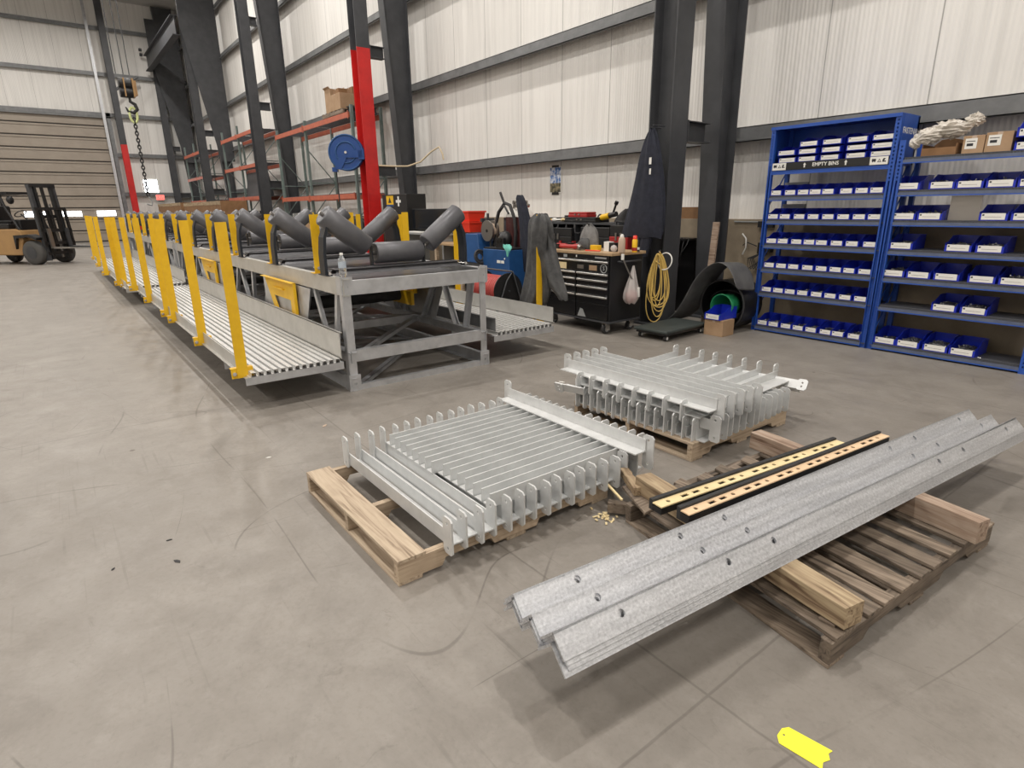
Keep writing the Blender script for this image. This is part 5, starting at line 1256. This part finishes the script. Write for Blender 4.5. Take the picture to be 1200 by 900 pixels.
# red cable reel
t = thing('cable_reel', 'red drum cable reel on a black tube frame behind the right walkway', 'cable reel', (-6.95, 5.02, 0))
RR = .19
mb = MB(); mb.cyl((-.30, 0, .47), (.30, 0, .47), RR, 30)
for k in range(13): mb.ring(RR, .012, T(-.28+.0467*k, 0, .47) @ RY(PI/2), 30, 6)
mb.build('wound_cable', pm('faded_red', (.50, .09, .08), .5), t)
for s in (-1, 1):
    mb = MB(); mb.cyl((s*.31, 0, .47), (s*.325, 0, .47), RR+.06, 30); mb.build('flange', 'black', t)
    mb = MB(); mb.tube([(s*.36, -.30, .012), (s*.36, -.05, .62), (s*.36, .05, .74), (s*.36, .30, .012)], .012, 8); mb.build('frame_leg', 'steel_dark', t)
mb = MB(); mb.cyl((-.36, .04, .74), (.36, .04, .74), .012, 8); mb.cyl((-.36, 0, .47), (.36, 0, .47), .012, 8); mb.build('frame_bar', 'steel_dark', t)
# table with tan top
t = thing('work_table', 'small wooden work table left of the blue wire feeder', 'table', (-10.2, 6.5, 0))
MB().box(-.55, .5, -.32, .32, .90, .935).build('table_top', 'bench_wood', t)
for x in (-.5, .43):
    for y in (-.28, .22): MB().box(x, x+.07, y, y+.06, 0, .899).build('leg', 'wood_y', t)
MB().box(-.5, .45, -.25, .25, .3, .32).build('lower_shelf', 'wood_x', t)
for k, (z, w_) in enumerate(((1.14, .205), (1.345, .19))):
    t = thing('red_bucket', 'bright red plastic tub, %s of the stacked two' % ('lower' if k == 0 else 'upper'), 'tub', (-10.16, 6.8, z), group='stacked red tubs')
    MB().hexa([(-w_*.85, -.17, 0), (w_*.85, -.17, 0), (w_*.85, .17, 0), (-w_*.85, .17, 0)], [(-w_, -.2, .17), (w_, -.2, .17), (w_, .2, .17), (-w_, .2, .17)]).build('tub', 'red_plastic', t)
    MB().box(-w_-.015, w_+.015, -.215, .215, .171, .20).build('rim', 'red_plastic', t)
t = thing('shelf_stand', 'dark steel shelf stand carrying the red tubs and the yellow can', 'shelf', (-10.15, 6.9, 0)); MB().box(-.6, 1.3, -.25, .3, 1.10, 1.138).build('shelf_board', 'steel_dark', t)
for x in (-.58, 1.25): MB().box(x, x+.04, -.22, .28, 0, 1.099).build('leg_panel', 'steel_dark', t)
t = thing('yellow_can', 'yellow plastic can beside the red tubs', 'can', (-10.58, 6.8, 1.1385)); MB().box(-.09, .09, -.09, .09, 0, .38).build('can_body', 'yellow', t, bevel=.02); MB().cyl((0, 0, .38), (0, 0, .41), .03, 12).build('cap', 'black', t)
t = thing('bench_vise', 'dark metal vise on the shelf stand right of the red tubs', 'vise', (-9.60, 6.8, 1.1385)); mb = MB(); mb.cyl((0, 0, 0), (0, 0, .08), .09, 14); mb.box(-.13, .13, -.06, .06, .08, .20); mb.box(-.13, -.07, -.09, .09, .20, .27); mb.box(.03, .09, -.09, .09, .20, .27); mb.cyl((0, 0, .27), (0, 0, .36), .025, 8); mb.build('vise_body', 'steel_dark', t)
t = thing('red_parts_box', 'small red plastic box behind the grey jacket', 'box', (-8.03, 6.85, 1.13)); MB().box(-.13, .13, -.1, .1, 0, .24).build('box_shell', 'red_plastic', t, bevel=.01); MB().box(-.14, .14, -.11, .11, .241, .262).build('rim', 'red_plastic', t)
MB().box(-.12, .12, -.08, .08, -.149, -.001).build('spacer', 'black', t)
# monitor desk
t = thing('computer_desk', 'pale computer desk in front of the second tapered column', 'desk', (-11.62, 6.75, 0)); MB().box(-.82, .95, -.35, .35, 1.06, 1.095).build('desk_top', 'caster_grey', t)
for x in (-.8, .84): MB().box(x, x+.06, -.3, .3, 0, 1.059).build('leg', 'caster_grey', t)
t = thing('monitor', 'large black flat screen standing on the computer desk', 'screen', (-11.72, 6.72, 1.0955)); MB().box(-.74, .74, -.02, .03, .05, .50).build('screen_case', 'black', t, bevel=.006); MB().box(-.72, .72, -.0215, -.0205, .07, .485).build('screen_face', 'glass_dark', t); mb = MB(); mb.box(-.25, .25, -.1, .12, 0, .012); mb.box(-.04, .04, 0, .03, .012, .06); mb.build('stand', 'black', t)
t = thing('white_dispenser', 'small white box standing before the black screen', 'box', (-11.05, 6.56, 1.0955)); MB().box(-.10, .10, -.04, .04, 0, .25).build('case', 'white', t, bevel=.008); mb = MB(); 
for q in range(3): mb.box(-.06, .06, -.0415, -.0405, .05+.06*q, .09+.06*q)
mb.build('panel', 'caster_grey', t)
tag(small_box('keyboard', '', 'keyboard', (-12.0, 6.55), (.6, .18, .02), 'white', 1.0955), 'white keyboard lying under the screen', 'keyboard')
# black cabinet with warning label
t = thing('steel_cabinet', 'tall black steel cabinet with a yellow warning label', 'cabinet', (-13.0, 6.85, 0)); MB().box(-.62, .62, -.25, .25, 0, 1.93).build('cabinet_body', 'black', t, bevel=.008)
t.location = (-13.12, 6.85, 0)
w_ = MB().box(-.40, -.04, -.2525, -.2505, 1.66, 1.90).build('warning_label', 'yellow', t); MB().box(-.40, -.04, -.2535, -.2525, 1.66, 1.70).build('label_strip', 'blue_machine', w_)
mb = MB(); mb.prism([(-.30, 1.74), (-.14, 1.74), (-.22, 1.87)], .001, T(0, -.2535, 0) @ RX(PI/2)); mb.build('triangle', 'ink', w_)
mb = MB(); mb.box(.18, .25, -.2525, -.2505, 1.66, 1.88); mb.box(.09, .34, -.2528, -.2526, 1.74, 1.80); mb.build('cross_sticker', 'white', t)

# --- dolly, belt sheet, drum, green bucket, bin, carton
t = thing('flat_dolly', 'low dark green-grey dolly on small casters beside the crane post', 'dolly', (-4.62, 6.12, 0), R(3))
MB().box(-.28, .22, -.42, .48, .10, .135).build('deck', pm('dolly_deck', (.045, .055, .052), .6), t, bevel=.01)
mb = MB(); mb.box(-.26, .20, -.39, .45, .07, .099); mb.build('frame', 'black', t)
for x in (-.22, .16):
    for y in (-.34, .40):
        MB().cyl((x-.018, y, .035), (x+.018, y, .035), .035, 14).build('wheel', 'rubber', t); MB().cyl((x-.02, y, .035), (x+.02, y, .035), .02, 12).build('hub', 'white', t)
t = thing('belt_sheet', 'curved grey rubber belt sheet sweeping up behind the dolly', 'rubber sheet', (-4.7, 6.9, 0)); W_ = WM(t)
mb = MB(); rows = []
prof = [(-5.30, .02), (-5.12, .04), (-4.98, .10), (-4.86, .22), (-4.76, .40), (-4.68, .58), (-4.60, .74), (-4.48, .86), (-4.34, .93), (-4.22, .88), (-4.13, .76), (-4.08, .58)]
for x, z in prof:
    k = (x+5.3)/1.28
    rows.append([(x+.0*q, 6.42+.22*k+.62*q*(.55+.45*(1-k))+.12*k*q, z-.10*q*max(0, k-.4)+.0) for q in (0, .25, .5, .75, 1)])
mb.sheet(rows); mb.build('sheet', pm('belt_grey', (.085, .085, .088), .6, c2=(.13, .13, .13), scale=4), t, world=W_, solid=.012, sub=1)
t = thing('plastic_drum', 'black plastic drum lying on its side behind the blue bin', 'drum', (-4.42, 6.88, .335), 0)
mb = MB(); o_ = RX(PI/2)
prof = [(.29, -.26), (.315, -.22), (.315, .22), (.29, .26)]
mb.lathe([(.30, -.02), (.32, .0), (.32, .42), (.28, .50)], RX(-PI/2), 32, True) if False else None
vs = []; n = 32; pr_ = [(.32, 0), (.325, .02), (.325, .45), (.26, .52), (.02, .52)]
g = [[(r_*math.cos(2*PI*i/n)*.95, y, r_*math.sin(2*PI*i/n)) for i in range(n)] for r_, y in pr_]
mb.sheet(g, closed=True); mb.build('shell', 'black', t, solid=.008)
MB().ring(.322, .012, RX(PI/2), 32, 8).build('rim', 'rubber', t)
mb = MB(); g = [[(.27*math.cos(PI*i/12), .14+.2*j, .02+.16*math.sin(PI*i/12)) for i in range(13)] for j in (0, 1)]; mb.sheet(g); mb.build('inner_liner', 'rubber', t, solid=.008)
t = thing('green_bucket', 'green plastic bucket lying inside the black drum mouth', 'bucket', (-4.32, 6.72, .345))
mb = MB(); g = [[(r_*math.cos(2*PI*i/24), y, r_*math.sin(2*PI*i/24)) for i in range(24)] for r_, y in ((.155, 0), (.15, .05), (.13, .30), (.01, .30))]; mb.sheet(g, closed=True); mb.build('shell', 'green', t, solid=.005); MB().ring(.155, .008, RX(PI/2), 24, 6).build('rim', 'green', t)
carton('cardboard_box', 'plain closed cardboard box on the floor under the single blue bin', -4.40, -4.13, 6.50, 6.75, 0, .205, 'card', lab=False)
putbin(large, -4.28, 6.48, .206, 'single blue bin standing on a cardboard box on the floor', 'large bins on the right rack')
bpy.data.objects[-1] if False else None
t = thing('leaning_board', 'narrow weathered board leaning against the tapered column', 'board', (-4.87, 7.12, 0)); mb = MB(); mb.hexa([(.02, -.05, 0), (.11, -.05, 0), (.11, -.02, 0), (.02, -.02, 0)], [(.04, .02, 1.38), (.13, .02, 1.38), (.13, .05, 1.38), (.04, .05, 1.38)]); mb.build('board', 'timber_grey', t)
# wall clutter by the column
t = thing('brown_sheet', 'brown cardboard sheet standing on the concrete curb between the dark posts', 'sheet', (-5.75, 7.82, 1.405)); MB().box(-.55, .45, 0, .012, 0, .17).build('sheet', 'card_dark', t)
t = thing('cable_shelf', 'dark shelf with tangled black cables between the dark posts', 'shelf', (-5.75, 7.55, 0)); MB().box(-.45, .3, -.15, .2, 1.10, 1.13).build('shelf_board', 'black', t); MB().box(-.45, .3, .12, .2, 0, 1.099).build('backing_panel', 'black', t)
mb = MB()
for k in range(10):
    x = -.40+.07*k; d_ = random.uniform(.2, .5); mb.tube([(x, -.12, 1.135), (x-.03, -.17, 1.1), (x+random.uniform(-.1, .1), -.18, 1.1-d_), (x+.12, -.17, 1.05), (x+.1, -.1, 1.135)], .008, 6)
mb.build('cables', 'rubber', t); mb = MB(); mb.tube([(-.3, -.05, 1.14), (-.1, -.08, 1.16), (.1, -.06, 1.15)], .012, 6); mb.build('pale_tube', 'caster_grey', t)
t = thing('wall_socket_box', 'black power box with cables mounted on the curb left of the blue rack', 'power box', (-4.42, 7.72, 1.0)); mb = MB(); mb.box(-.10, .12, -.0, .05, .30, .38); mb.box(-.05, .05, -.03, .05, -.05, .10); mb.box(.06, .14, -.03, .05, -.02, .12); mb.build('boxes', 'black', t)
mb = MB(); mb.tube([(0, 0, .30), (-.03, -.01, .15), (0, 0, .08)], .008, 6)
for k in range(5): mb.tube([(0, 0, -.04), (-.10-.02*k, -.03, -.12), (-.04*k, -.03, -.26), (.06, -.02, -.1)], .007, 6)
mb.tube([(-.30, .02, .05), (-.22, -.03, .1), (-.08, 0, .05)], .007, 6); mb.build('cables', 'rubber', t)
t = thing('pale_hose_end', 'short pale curved hose end beside the tapered column', 'hose', (-4.66, 7.7, 1.05)); mb = MB(); mb.tube([(-.06, 0, .16), (.02, -.03, .10), (.03, -.03, -.02), (-.03, 0, -.12)], .010, 8); mb.build('hose', 'white', t)
t = thing('conduit', 'thin grey conduit along the top of the concrete curb', 'conduit', (-4.6, 7.76, 1.37)); MB().cyl((-.3, 0, 0), (.4, 0, 0), .012, 8).build('pipe', 'caster_grey', t)
# poster
t = thing('wall_poster', 'narrow poster of clouds over a rocky landscape taped to the wall panels', 'poster', (-9.1, 8.088, 1.78))
MB().box(-.18, .18, 0, .006, .08, .58).build('sheet', 'white', t)
def poster_mat():
    m, nt, b = base('poster_print'); L = nt.links.new; N = nt.nodes.new; tc = N('ShaderNodeTexCoord'); sx = N('ShaderNodeSeparateXYZ'); L(tc.outputs['Object'], sx.inputs[0])
    n = N('ShaderNodeTexNoise'); n.inputs['Scale'].default_value = 14; n.inputs['Detail'].default_value = 4; L(tc.outputs['Object'], n.inputs['Vector'])
    r1 = N('ShaderNodeValToRGB'); r1.color_ramp.elements[0].position = .42; r1.color_ramp.elements[0].color = (.05, .16, .45, 1); r1.color_ramp.elements[1].position = .6; r1.color_ramp.elements[1].color = (.75, .8, .88, 1); L(n.outputs['Fac'], r1.inputs[0])
    r2 = N('ShaderNodeValToRGB'); r2.color_ramp.elements[0].position = .4; r2.color_ramp.elements[0].color = (.03, .03, .02, 1); r2.color_ramp.elements[1].position = .65; r2.color_ramp.elements[1].color = (.35, .30, .18, 1); L(n.outputs['Fac'], r2.inputs[0])
    a = N('ShaderNodeMath'); a.operation = 'GREATER_THAN'; a.inputs[1].default_value = .27; L(sx.outputs[2], a.inputs[0])
    x = N('ShaderNodeMix'); x.data_type = 'RGBA'; L(a.outputs[0], x.inputs[0]); L(r2.outputs[0], x.inputs[6]); L(r1.outputs[0], x.inputs[7]); L(x.outputs[2], b.inputs['Base Color']); return m
M['poster'] = poster_mat()
MB().box(-.155, .155, -.0015, -.0003, .10, .56).build('print', 'poster', t); mb = MB(); mb.box(-.10, .10, -.003, -.0016, .56, .60); mb.box(-.10, .10, -.003, -.0016, .05, .10); mb.build('tape', 'black', t)
# ------------------------------------------------------------------ pallet racking along the wall
def pallet_rack(xa, xb, mids, beams, ztop, name, label, front=6.83, back=7.74):
    """upright frames, orange beams and wire decks"""
    t = thing(name, label, 'pallet rack', ((xa+xb)/2, (front+back)/2, 0)); W_ = WM(t)
    for x in [xa, xb]+mids:
        for y in (front, back-.08):
            mb = MB(); mb.box(x-.04, x+.04, y, y+.008, 0, ztop); mb.box(x-.04, x-.033, y+.008, y+.07, 0, ztop); mb.box(x+.033, x+.04, y+.008, y+.07, 0, ztop); mb.box(x-.06, x+.06, y-.02, y+.09, 0, .01); mb.build('upright', 'upright', t, world=W_)
        z = .4; k = 0
        while z < ztop-1.0:
            mb = MB(); mb.box(x-.015, x+.015, front+.07, back-.08, z, z+.03); mb.build('horizontal_strut', 'upright', t, world=W_)
            mb = MB(); a, b_ = (front+.07, back-.08) if k % 2 else (back-.08, front+.07); mb.cyl((x, a, z+.03), (x, b_, z+.95), .016, 6); mb.build('diagonal_strut', 'upright', t, world=W_)
            z += 1.0; k += 1
    xs = sorted([xa, xb]+mids)
    for z in beams:
        for a, b_ in zip(xs, xs[1:]):
            for y in (front-.03, back-.03):
                mb = MB(); mb.box(a+.04, b_-.04, y-.02, y+.025, z-.13, z); mb.box(a+.02, a+.06, y-.03, y-.02, z-.17, z+.03); mb.box(b_-.06, b_-.02, y-.03, y-.02, z-.17, z+.03); mb.build('beam', 'orange', t, world=W_)
            mb = MB(); x = a+.10
            while x < b_-.06: mb.box(x, x+.05, front, back-.06, z+.001, z+.012); x += .13
            for q in range(4): mb.box(a+.06, b_-.06, front+.05+q*.25, front+.07+q*.25, z+.013, z+.02)
            mb.build('wire_deck', 'shelfmesh', t, world=W_)
    return t
pallet_rack(-22.1, -15.75, [-19.3], [2.02, 4.05], 4.22, 'pallet_rack', 'pallet rack with orange beams between the red post and the third column')
pallet_rack(-29.8, -24.5, [-27.2], [2.15, 3.35, 4.55], 4.9, 'pallet_rack', 'pallet rack with three orange beam levels left of the dark third post')
pallet_rack(-38.6, -33.8, [-36.2], [2.15, 3.32, 4.52], 5.0, 'pallet_rack', 'farthest pallet rack with orange beams near the corner')
ZD = 4.0715
# pallet with boxes on top of the near rack
t = thing('dark_pallet', 'dark pallet on top of the near pallet rack under the brown boxes', 'pallet', (-16.9, 7.25, ZD))
for y in (-.45, 0, .42): MB().box(-.75, .75, y, y+.05, 0, .09).build('stringer', 'old_x', t)
for k in range(6): MB().box(-.75+.27*k, -.62+.27*k, -.45, .47, .0905, .11).build('deck_board', 'old_y', t)
zb = ZD+.1105
def cart2(label, x, y, w, d, h, mt='card', z=zb, o=False):
    return carton('cardboard_box', label, x-w/2, x+w/2, y-d/2, y+d/2, z, z+h, mt, o, False)
cart2('tall open cardboard box at left on top of the near pallet rack', -17.35, 7.1, .42, .4, .62, 'card', o=True)
cart2('wide cardboard box at right on top of the near pallet rack', -16.62, 7.0, .70, .4, .40, 'card')
cart2('small dark brown box piled behind the wide box on the near rack', -16.75, 7.45, .5, .35, .62, 'card_dark')
cart2('small box lying on the wide box on top of the near rack', -16.7, 7.0, .4, .25, .14, 'card_dark', z=zb+.401)
# dark sections stacked by the red post
for k in range(5):
    t = thing('steel_section', 'dark short steel section on the near rack right end, %s from left' % ORD[k], 'steel section', (-15.35+.22*k if False else -15.9-.0*k, 6.95+.16*k, ZD), group='dark steel sections on the rack end')
    mb = MB(); mb.box(-.25, .08, -.06, .06, 0, .012); mb.box(-.25, .08, -.06, .06, .13, .142); mb.box(-.25, .08, -.006, .006, .012, .13); mb.build('section', 'steel_dark', t)
# goods on the lower rack level and floor
rnd = random.Random(5)
specs = [(-18.4, 2.03, .8, .30, 'card'), (-17.3, 2.03, .7, .22, 'steel_dark'), (-16.4, 2.03, .5, .30, 'caster_grey'), (-20.5, 2.03, .9, .3, 'card_dark')]
for k, (x, z, w_, h_, mt) in enumerate(specs):
    carton('stock_box', 'stock box on the lower orange beams of the near rack, %s from right' % ORD[(2, 1, 0, 3)[k]], x-w_/2, x+w_/2, 6.95, 7.5, z+.011, z+.011+h_, mt, lab=False) if False else None
for k, (x, w_, h_, mt) in enumerate(((-16.5, .7, 1.35, 'steel_dark'), (-17.6, .9, 1.10, 'card'), (-18.8, .8, 1.45, 'card_dark'), (-20.2, 1.0, 1.25, 'card'), (-21.3, .8, 1.5, 'caster_grey'))):
    carton('stock_box', 'large stock box on the floor level of the near rack, %s from right' % ORD[k], x-w_/2, x+w_/2, 6.95, 7.55, 0, h_, mt, lab=True)
for k, (x, w_, h_, mt) in enumerate(((-25.3, .9, 1.5, 'black'), (-26.4, .8, 1.4, 'card_dark'), (-28.2, 1.1, 1.6, 'steel_dark'))):
    carton('stock_box', 'large stock box on the floor level of the middle rack, %s from right' % ORD[k], x-w_/2, x+w_/2, 6.95, 7.55, 0, h_, mt, lab=False)
t = thing('black_hood', 'big dark steel cover standing on the middle rack', 'steel cover', (-26.3, 7.2, 2.1715)); MB().hexa([(-.9, -.3, 0), (.9, -.3, 0), (.9, .3, 0), (-.9, .3, 0)], [(-.7, -.2, .9), (.8, -.2, .9), (.8, .2, .9), (-.7, .2, .9)]).build('cover', 'steel_dark', t)
# crates behind the rollers
for k, (x0, x1, y0, h_) in enumerate(((-27.6, -21.2, 4.55, 1.92), (-34.5, -28.3, 4.55, 1.96))):
    t = thing('long_crate', 'long brown crate standing behind the rollers, %s one' % ('nearer' if k == 0 else 'farther'), 'crate', ((x0+x1)/2, y0+.4, 0), group='long brown crates'); W_ = WM(t)
    MB().box(x0, x1, y0, y0+.8, .1, h_).build('crate_body', 'card_dark', t, world=W_)
    mb = MB(); mb.box(x0, x1, y0-.012, y0-.001, h_-.12, h_); mb.box(x0, x1, y0-.012, y0-.001, .1, .22); mb.build('edge_board', 'timber', t, world=W_)
    for q in range(4): MB().box(x0+.2+q*(x1-x0-.5)/3, x0+.35+q*(x1-x0-.5)/3, y0, y0+.8, 0, .099).build('skid', 'old_y', t, world=W_)
# hose reel on the red post
t = thing('hose_reel', 'round blue hose reel fixed to the red post', 'hose reel', (-14.62, 6.16, 2.93), R(58))
mb = MB(); mb.cyl((0, -.11, 0), (0, -.07, 0), .42, 40); mb.cyl((0, .05, 0), (0, .09, 0), .42, 40); mb.build('side_discs', 'blue_reel', t)
MB().cyl((0, -.07, 0), (0, .05, 0), .30, 30).build('wound_hose', 'rubber', t)
mb = MB(); mb.ring(.40, .022, T(0, -.11, 0) @ RX(PI/2), 40, 8); mb.ring(.24, .02, T(0, -.115, 0) @ RX(PI/2), 30, 8); mb.build('pressed_rim', 'blue_machine', t)
mb = MB(); mb.box(-.06, .40, -.15, -.12, -.12, .05); mb.cyl((0, -.16, 0), (0, .1, 0), .05, 14); mb.box(.30, .44, -.15, .12, -.16, .08); mb.build('arm', 'blue_reel', t)
mb = MB(); mb.prism([(-.08, 0), (.08, 0), (-.14, -.40), (-.30, -.36)], .02, T(0, -.12, 0) @ RX(PI/2)); mb.box(-.36, -.24, -.12, .06, -.44, -.34); mb.build('guide_arm', 'blue_reel', t)
MB().cyl((0, -.17, 0), (0, -.16, 0), .03, 10).build('axle_cap', 'chrome', t)
mb = MB(); mb.tube([(-.28, -.02, -.42), (-.27, -.02, -1.0), (-.25, 0, -1.7), (-.2, .0, -2.2)], .014, 8); mb.build('hanging_hose', 'rubber', t)
t = thing('air_hose', 'pale air hose sagging from the red post to the wall', 'hose', (-14.0, 6.8, 2.6)); mb = MB(); mb.tube([(-.0, -.1, .02), (.2, .2, .0), (.35, .5, .0), (.55, .75, .10), (.75, .95, .33), (.95, 1.05, .42), (1.05, 1.08, .25), (1.08, 1.08, .12)], .02, 8); mb.build('hose', 'tan_cord', t)

# ------------------------------------------------------------------ crane hook
t = thing('hook_block', 'yellow and black crane hook block hanging on wire ropes', 'crane hook', (-20.0, 2.42, 4.52))
mb = MB(); mb.box(-.16, .16, -.10, -.07, .05, .50); mb.box(-.16, .16, .10, .14, .05, .50); mb.build('cheek_plates', 'caramel', t)
mb = MB()
for z in (.17, .38): mb.cyl((0, -.20, z), (0, .09, z), .14, 20)
mb.build('sheaves', 'black', t)
MB().box(-.1, .1, .141, .20, .1, .46).build('side_weight', 'caramel', t)
mb = MB(); mb.tube([(0, 0, .05), (0, 0, -.06), (0, .10, -.12), (0, .13, -.24), (0, .04, -.34), (0, -.09, -.30), (0, -.13, -.20)], .04, 10, rr=[.03, .04, .045, .05, .045, .035, .015]); mb.build('hook', 'black', t)
mb = MB()
for y in (-.22, -.05, .09): mb.tube([(0, y, .6), (0, y*1.1, 8.0)], .012, 6)
mb.build('wire_ropes', 'steel_dark', t)
t = thing('lifting_sling', 'pale yellow sling loop hanging in the crane hook', 'sling', (-20.0, 2.44, 4.30)); mb = MB(); mb.tube([(0, .085*math.sin(a), -.17+.19*math.cos(a)) for a in [2*PI*i/20 for i in range(20)]], .032, 8, True); mb.build('loop', pm('sling_lime', (.62, .68, .32), .7), t)
t = thing('lifting_chain', 'black lifting chain hanging from the sling to the rollers', 'chain', (-20.0, 2.44, 1.9)); mb = MB()
z = 2.12; k = 0
while z > .15:
    mb.tube([((.035*math.cos(a) if k % 2 else 0), (0 if k % 2 else .035*math.cos(a)), z+.06*math.sin(a)) for a in [2*PI*i/10 for i in range(10)]], .016, 6, True); z -= .088; k += 1
mb.build('chain_links', 'black', t); mb = MB(); mb.tube([(0, 0, .12), (0, .08, .0), (0, .05, -.12), (0, -.06, -.08)], .022, 8); mb.build('grab_hook', 'caster_grey', t)

# ------------------------------------------------------------------ forklift
t = thing('forklift', 'caramel coloured forklift with black mast parked before the overhead door', 'forklift', (-25.1, -.05, 0), R(42))
def F(nm, mb, mt, par=None, bev=0, lab=None):
    o = mb.build(nm, mt, par or t, bevel=bev)
    if lab: o['label'] = lab
    return o
wd = .62
mb = MB(); mb.prism([(-2.35, .30), (-.45, .30), (-.38, .62), (-.30, .78), (-.36, 1.08), (-.55, 1.12), (-2.3, 1.12), (-2.42, .8)], 2*wd*.92, T(0, wd*.92, 0) @ RX(PI/2)); F('chassis', mb, 'caramel', bev=.03)
mb = MB(); mb.prism([(-2.62, .35), (-2.0, .25), (-1.95, 1.25), (-2.25, 1.32), (-2.60, 1.1)], 2*wd*.9, T(0, wd*.9, 0) @ RX(PI/2)); F('counterweight', mb, 'caramel', bev=.04)
mb = MB(); mb.box(-1.95, -.95, -.40, .40, 1.121, 1.30); F('engine_hood', mb, 'black', bev=.03)
mb = MB(); mb.box(-1.45, -.98, -.25, .25, 1.301, 1.40); mb.box(-1.60, -1.45, -.25, .25, 1.301, 1.85); F('seat', mb, 'black', bev=.04)
mb = MB(); mb.box(-.62, -.40, -.45, .45, 1.0, 1.42); F('cowl', mb, 'black', bev=.03)
mb = MB(); mb.tube([(-.62, 0, 1.42), (-.80, 0, 1.58)], .025, 8); mb.ring(.17, .016, T(-.82, 0, 1.60) @ RY(-.6), 24, 8); F('steering_wheel', mb, 'black')
for s in (-1, 1):
    mb = MB(); mb.tube([(-.42, s*.5, 1.1), (-.75, s*.5, 1.75), (-.90, s*.5, 2.22)], .035, 8); mb.tube([(-2.15, s*.5, 1.2), (-2.05, s*.5, 2.22)], .035, 8); F('guard_post', mb, 'black')
mb = MB(); mb.box(-2.15, -.65, -.53, -.46, 2.2, 2.27); mb.box(-2.15, -.65, .46, .53, 2.2, 2.27)
for k in range(7): mb.box(-2.1+.235*k, -2.04+.235*k, -.46, .46, 2.22, 2.26)
mb.box(-.75, -.55, -.53, .53, 2.2, 2.27); F('overhead_guard', mb, 'black')
mb = MB(); mb.sphere((-.60, -.42, 2.02), .12, None, 10, (.7, 1, 1.1)); F('work_lamp', mb, 'black'); mb = MB(); mb.sphere((-.60, .42, 2.02), .12, None, 10, (.7, 1, 1.1)); F('work_lamp', mb, 'black')
for x, y, r_, w_ in ((-.02, -.50, .38, .26), (-.02, .50, .38, .26), (-1.95, -.42, .30, .20), (-1.95, .42, .30, .20)):
    mb = MB(); mb.lathe([(r_*.55, -w_/2), (r_*.9, -w_/2), (r_, -w_/2+.04), (r_, w_/2-.04), (r_*.9, w_/2), (r_*.55, w_/2)], T(x, y, r_) @ RX(PI/2), 28); wv = F('wheel', mb, pm('tyre_grey', (.075, .073, .07), .8) if 'tyre_grey' not in bpy.data.materials else bpy.data.materials['tyre_grey'])
    mb = MB(); mb.cyl((x, y-w_/2-.005, r_), (x, y+w_/2+.005, r_), r_*.5, 20); F('wheel_rim', mb, 'steel_dark', wv)
mb = MB(); mb.prism([(-.55, .5), (-.45, .84), (.0, .88), (.30, .78), (.32, .86), (0, .96), (-.55, .93)], .30, T(0, -.36, 0) @ RX(PI/2)); F('fender', mb, 'black')
TM = T(.36, 0, 0) @ RY(R(-4))
for s in (-1, 1):
    mb = MB(); mb.box(-.06, .06, s*.40-.05, s*.40+.05, .12, 2.48, TM); F('mast_outer_rail', mb, 'steel_dark')
    mb = MB(); mb.box(-.02, .10, s*.29-.04, s*.29+.04, .15, 2.44, TM); F('mast_inner_rail', mb, 'black')
    mb = MB(); mb.cyl(TM @ Vector((-.10, s*.22, .2)), TM @ Vector((-.10, s*.22, 1.9)), .04, 10); F('lift_cylinder', mb, 'steel_plain')
for z in (.3, 1.45, 2.40):
    mb = MB(); mb.box(-.08, .08, -.44, .44, z, z+.10, TM); F('mast_crosshead', mb, 'black')
mb = MB(); mb.box(.0, .04, -.05, .05, .3, 2.4, TM); F('lift_chain', mb, 'black')
mb = MB()
for z in (.62, 1.02): mb.box(.11, .17, -.55, .55, z, z+.09, TM)
for s in (-1, 1): mb.box(.11, .17, s*.5-.04, s*.5+.04, .55, 1.75, TM)
mb.box(.11, .16, -.55, .55, 1.70, 1.78, TM)
for k in range(5): mb.box(.12, .15, -.36+.18*k-.02, -.36+.18*k+.02, 1.1, 1.71, TM)
F('load_backrest', mb, 'black')
for s in (-1, 1):
    mb = MB(); mb.box(.175, .225, s*.32-.06, s*.32+.06, .50, 1.12, TM); mb.hexa([(.22+.36, s*.32-.06, .50), (2.1, s*.32-.05, .52), (2.1, s*.32+.05, .52), (.22+.36, s*.32+.06, .50)], [(.22+.36, s*.32-.06, .56), (2.1, s*.32-.05, .535), (2.1, s*.32+.05, .535), (.22+.36, s*.32+.06, .56)]); F('fork', mb, 'steel_plain' if s < 0 else 'steel_dark')
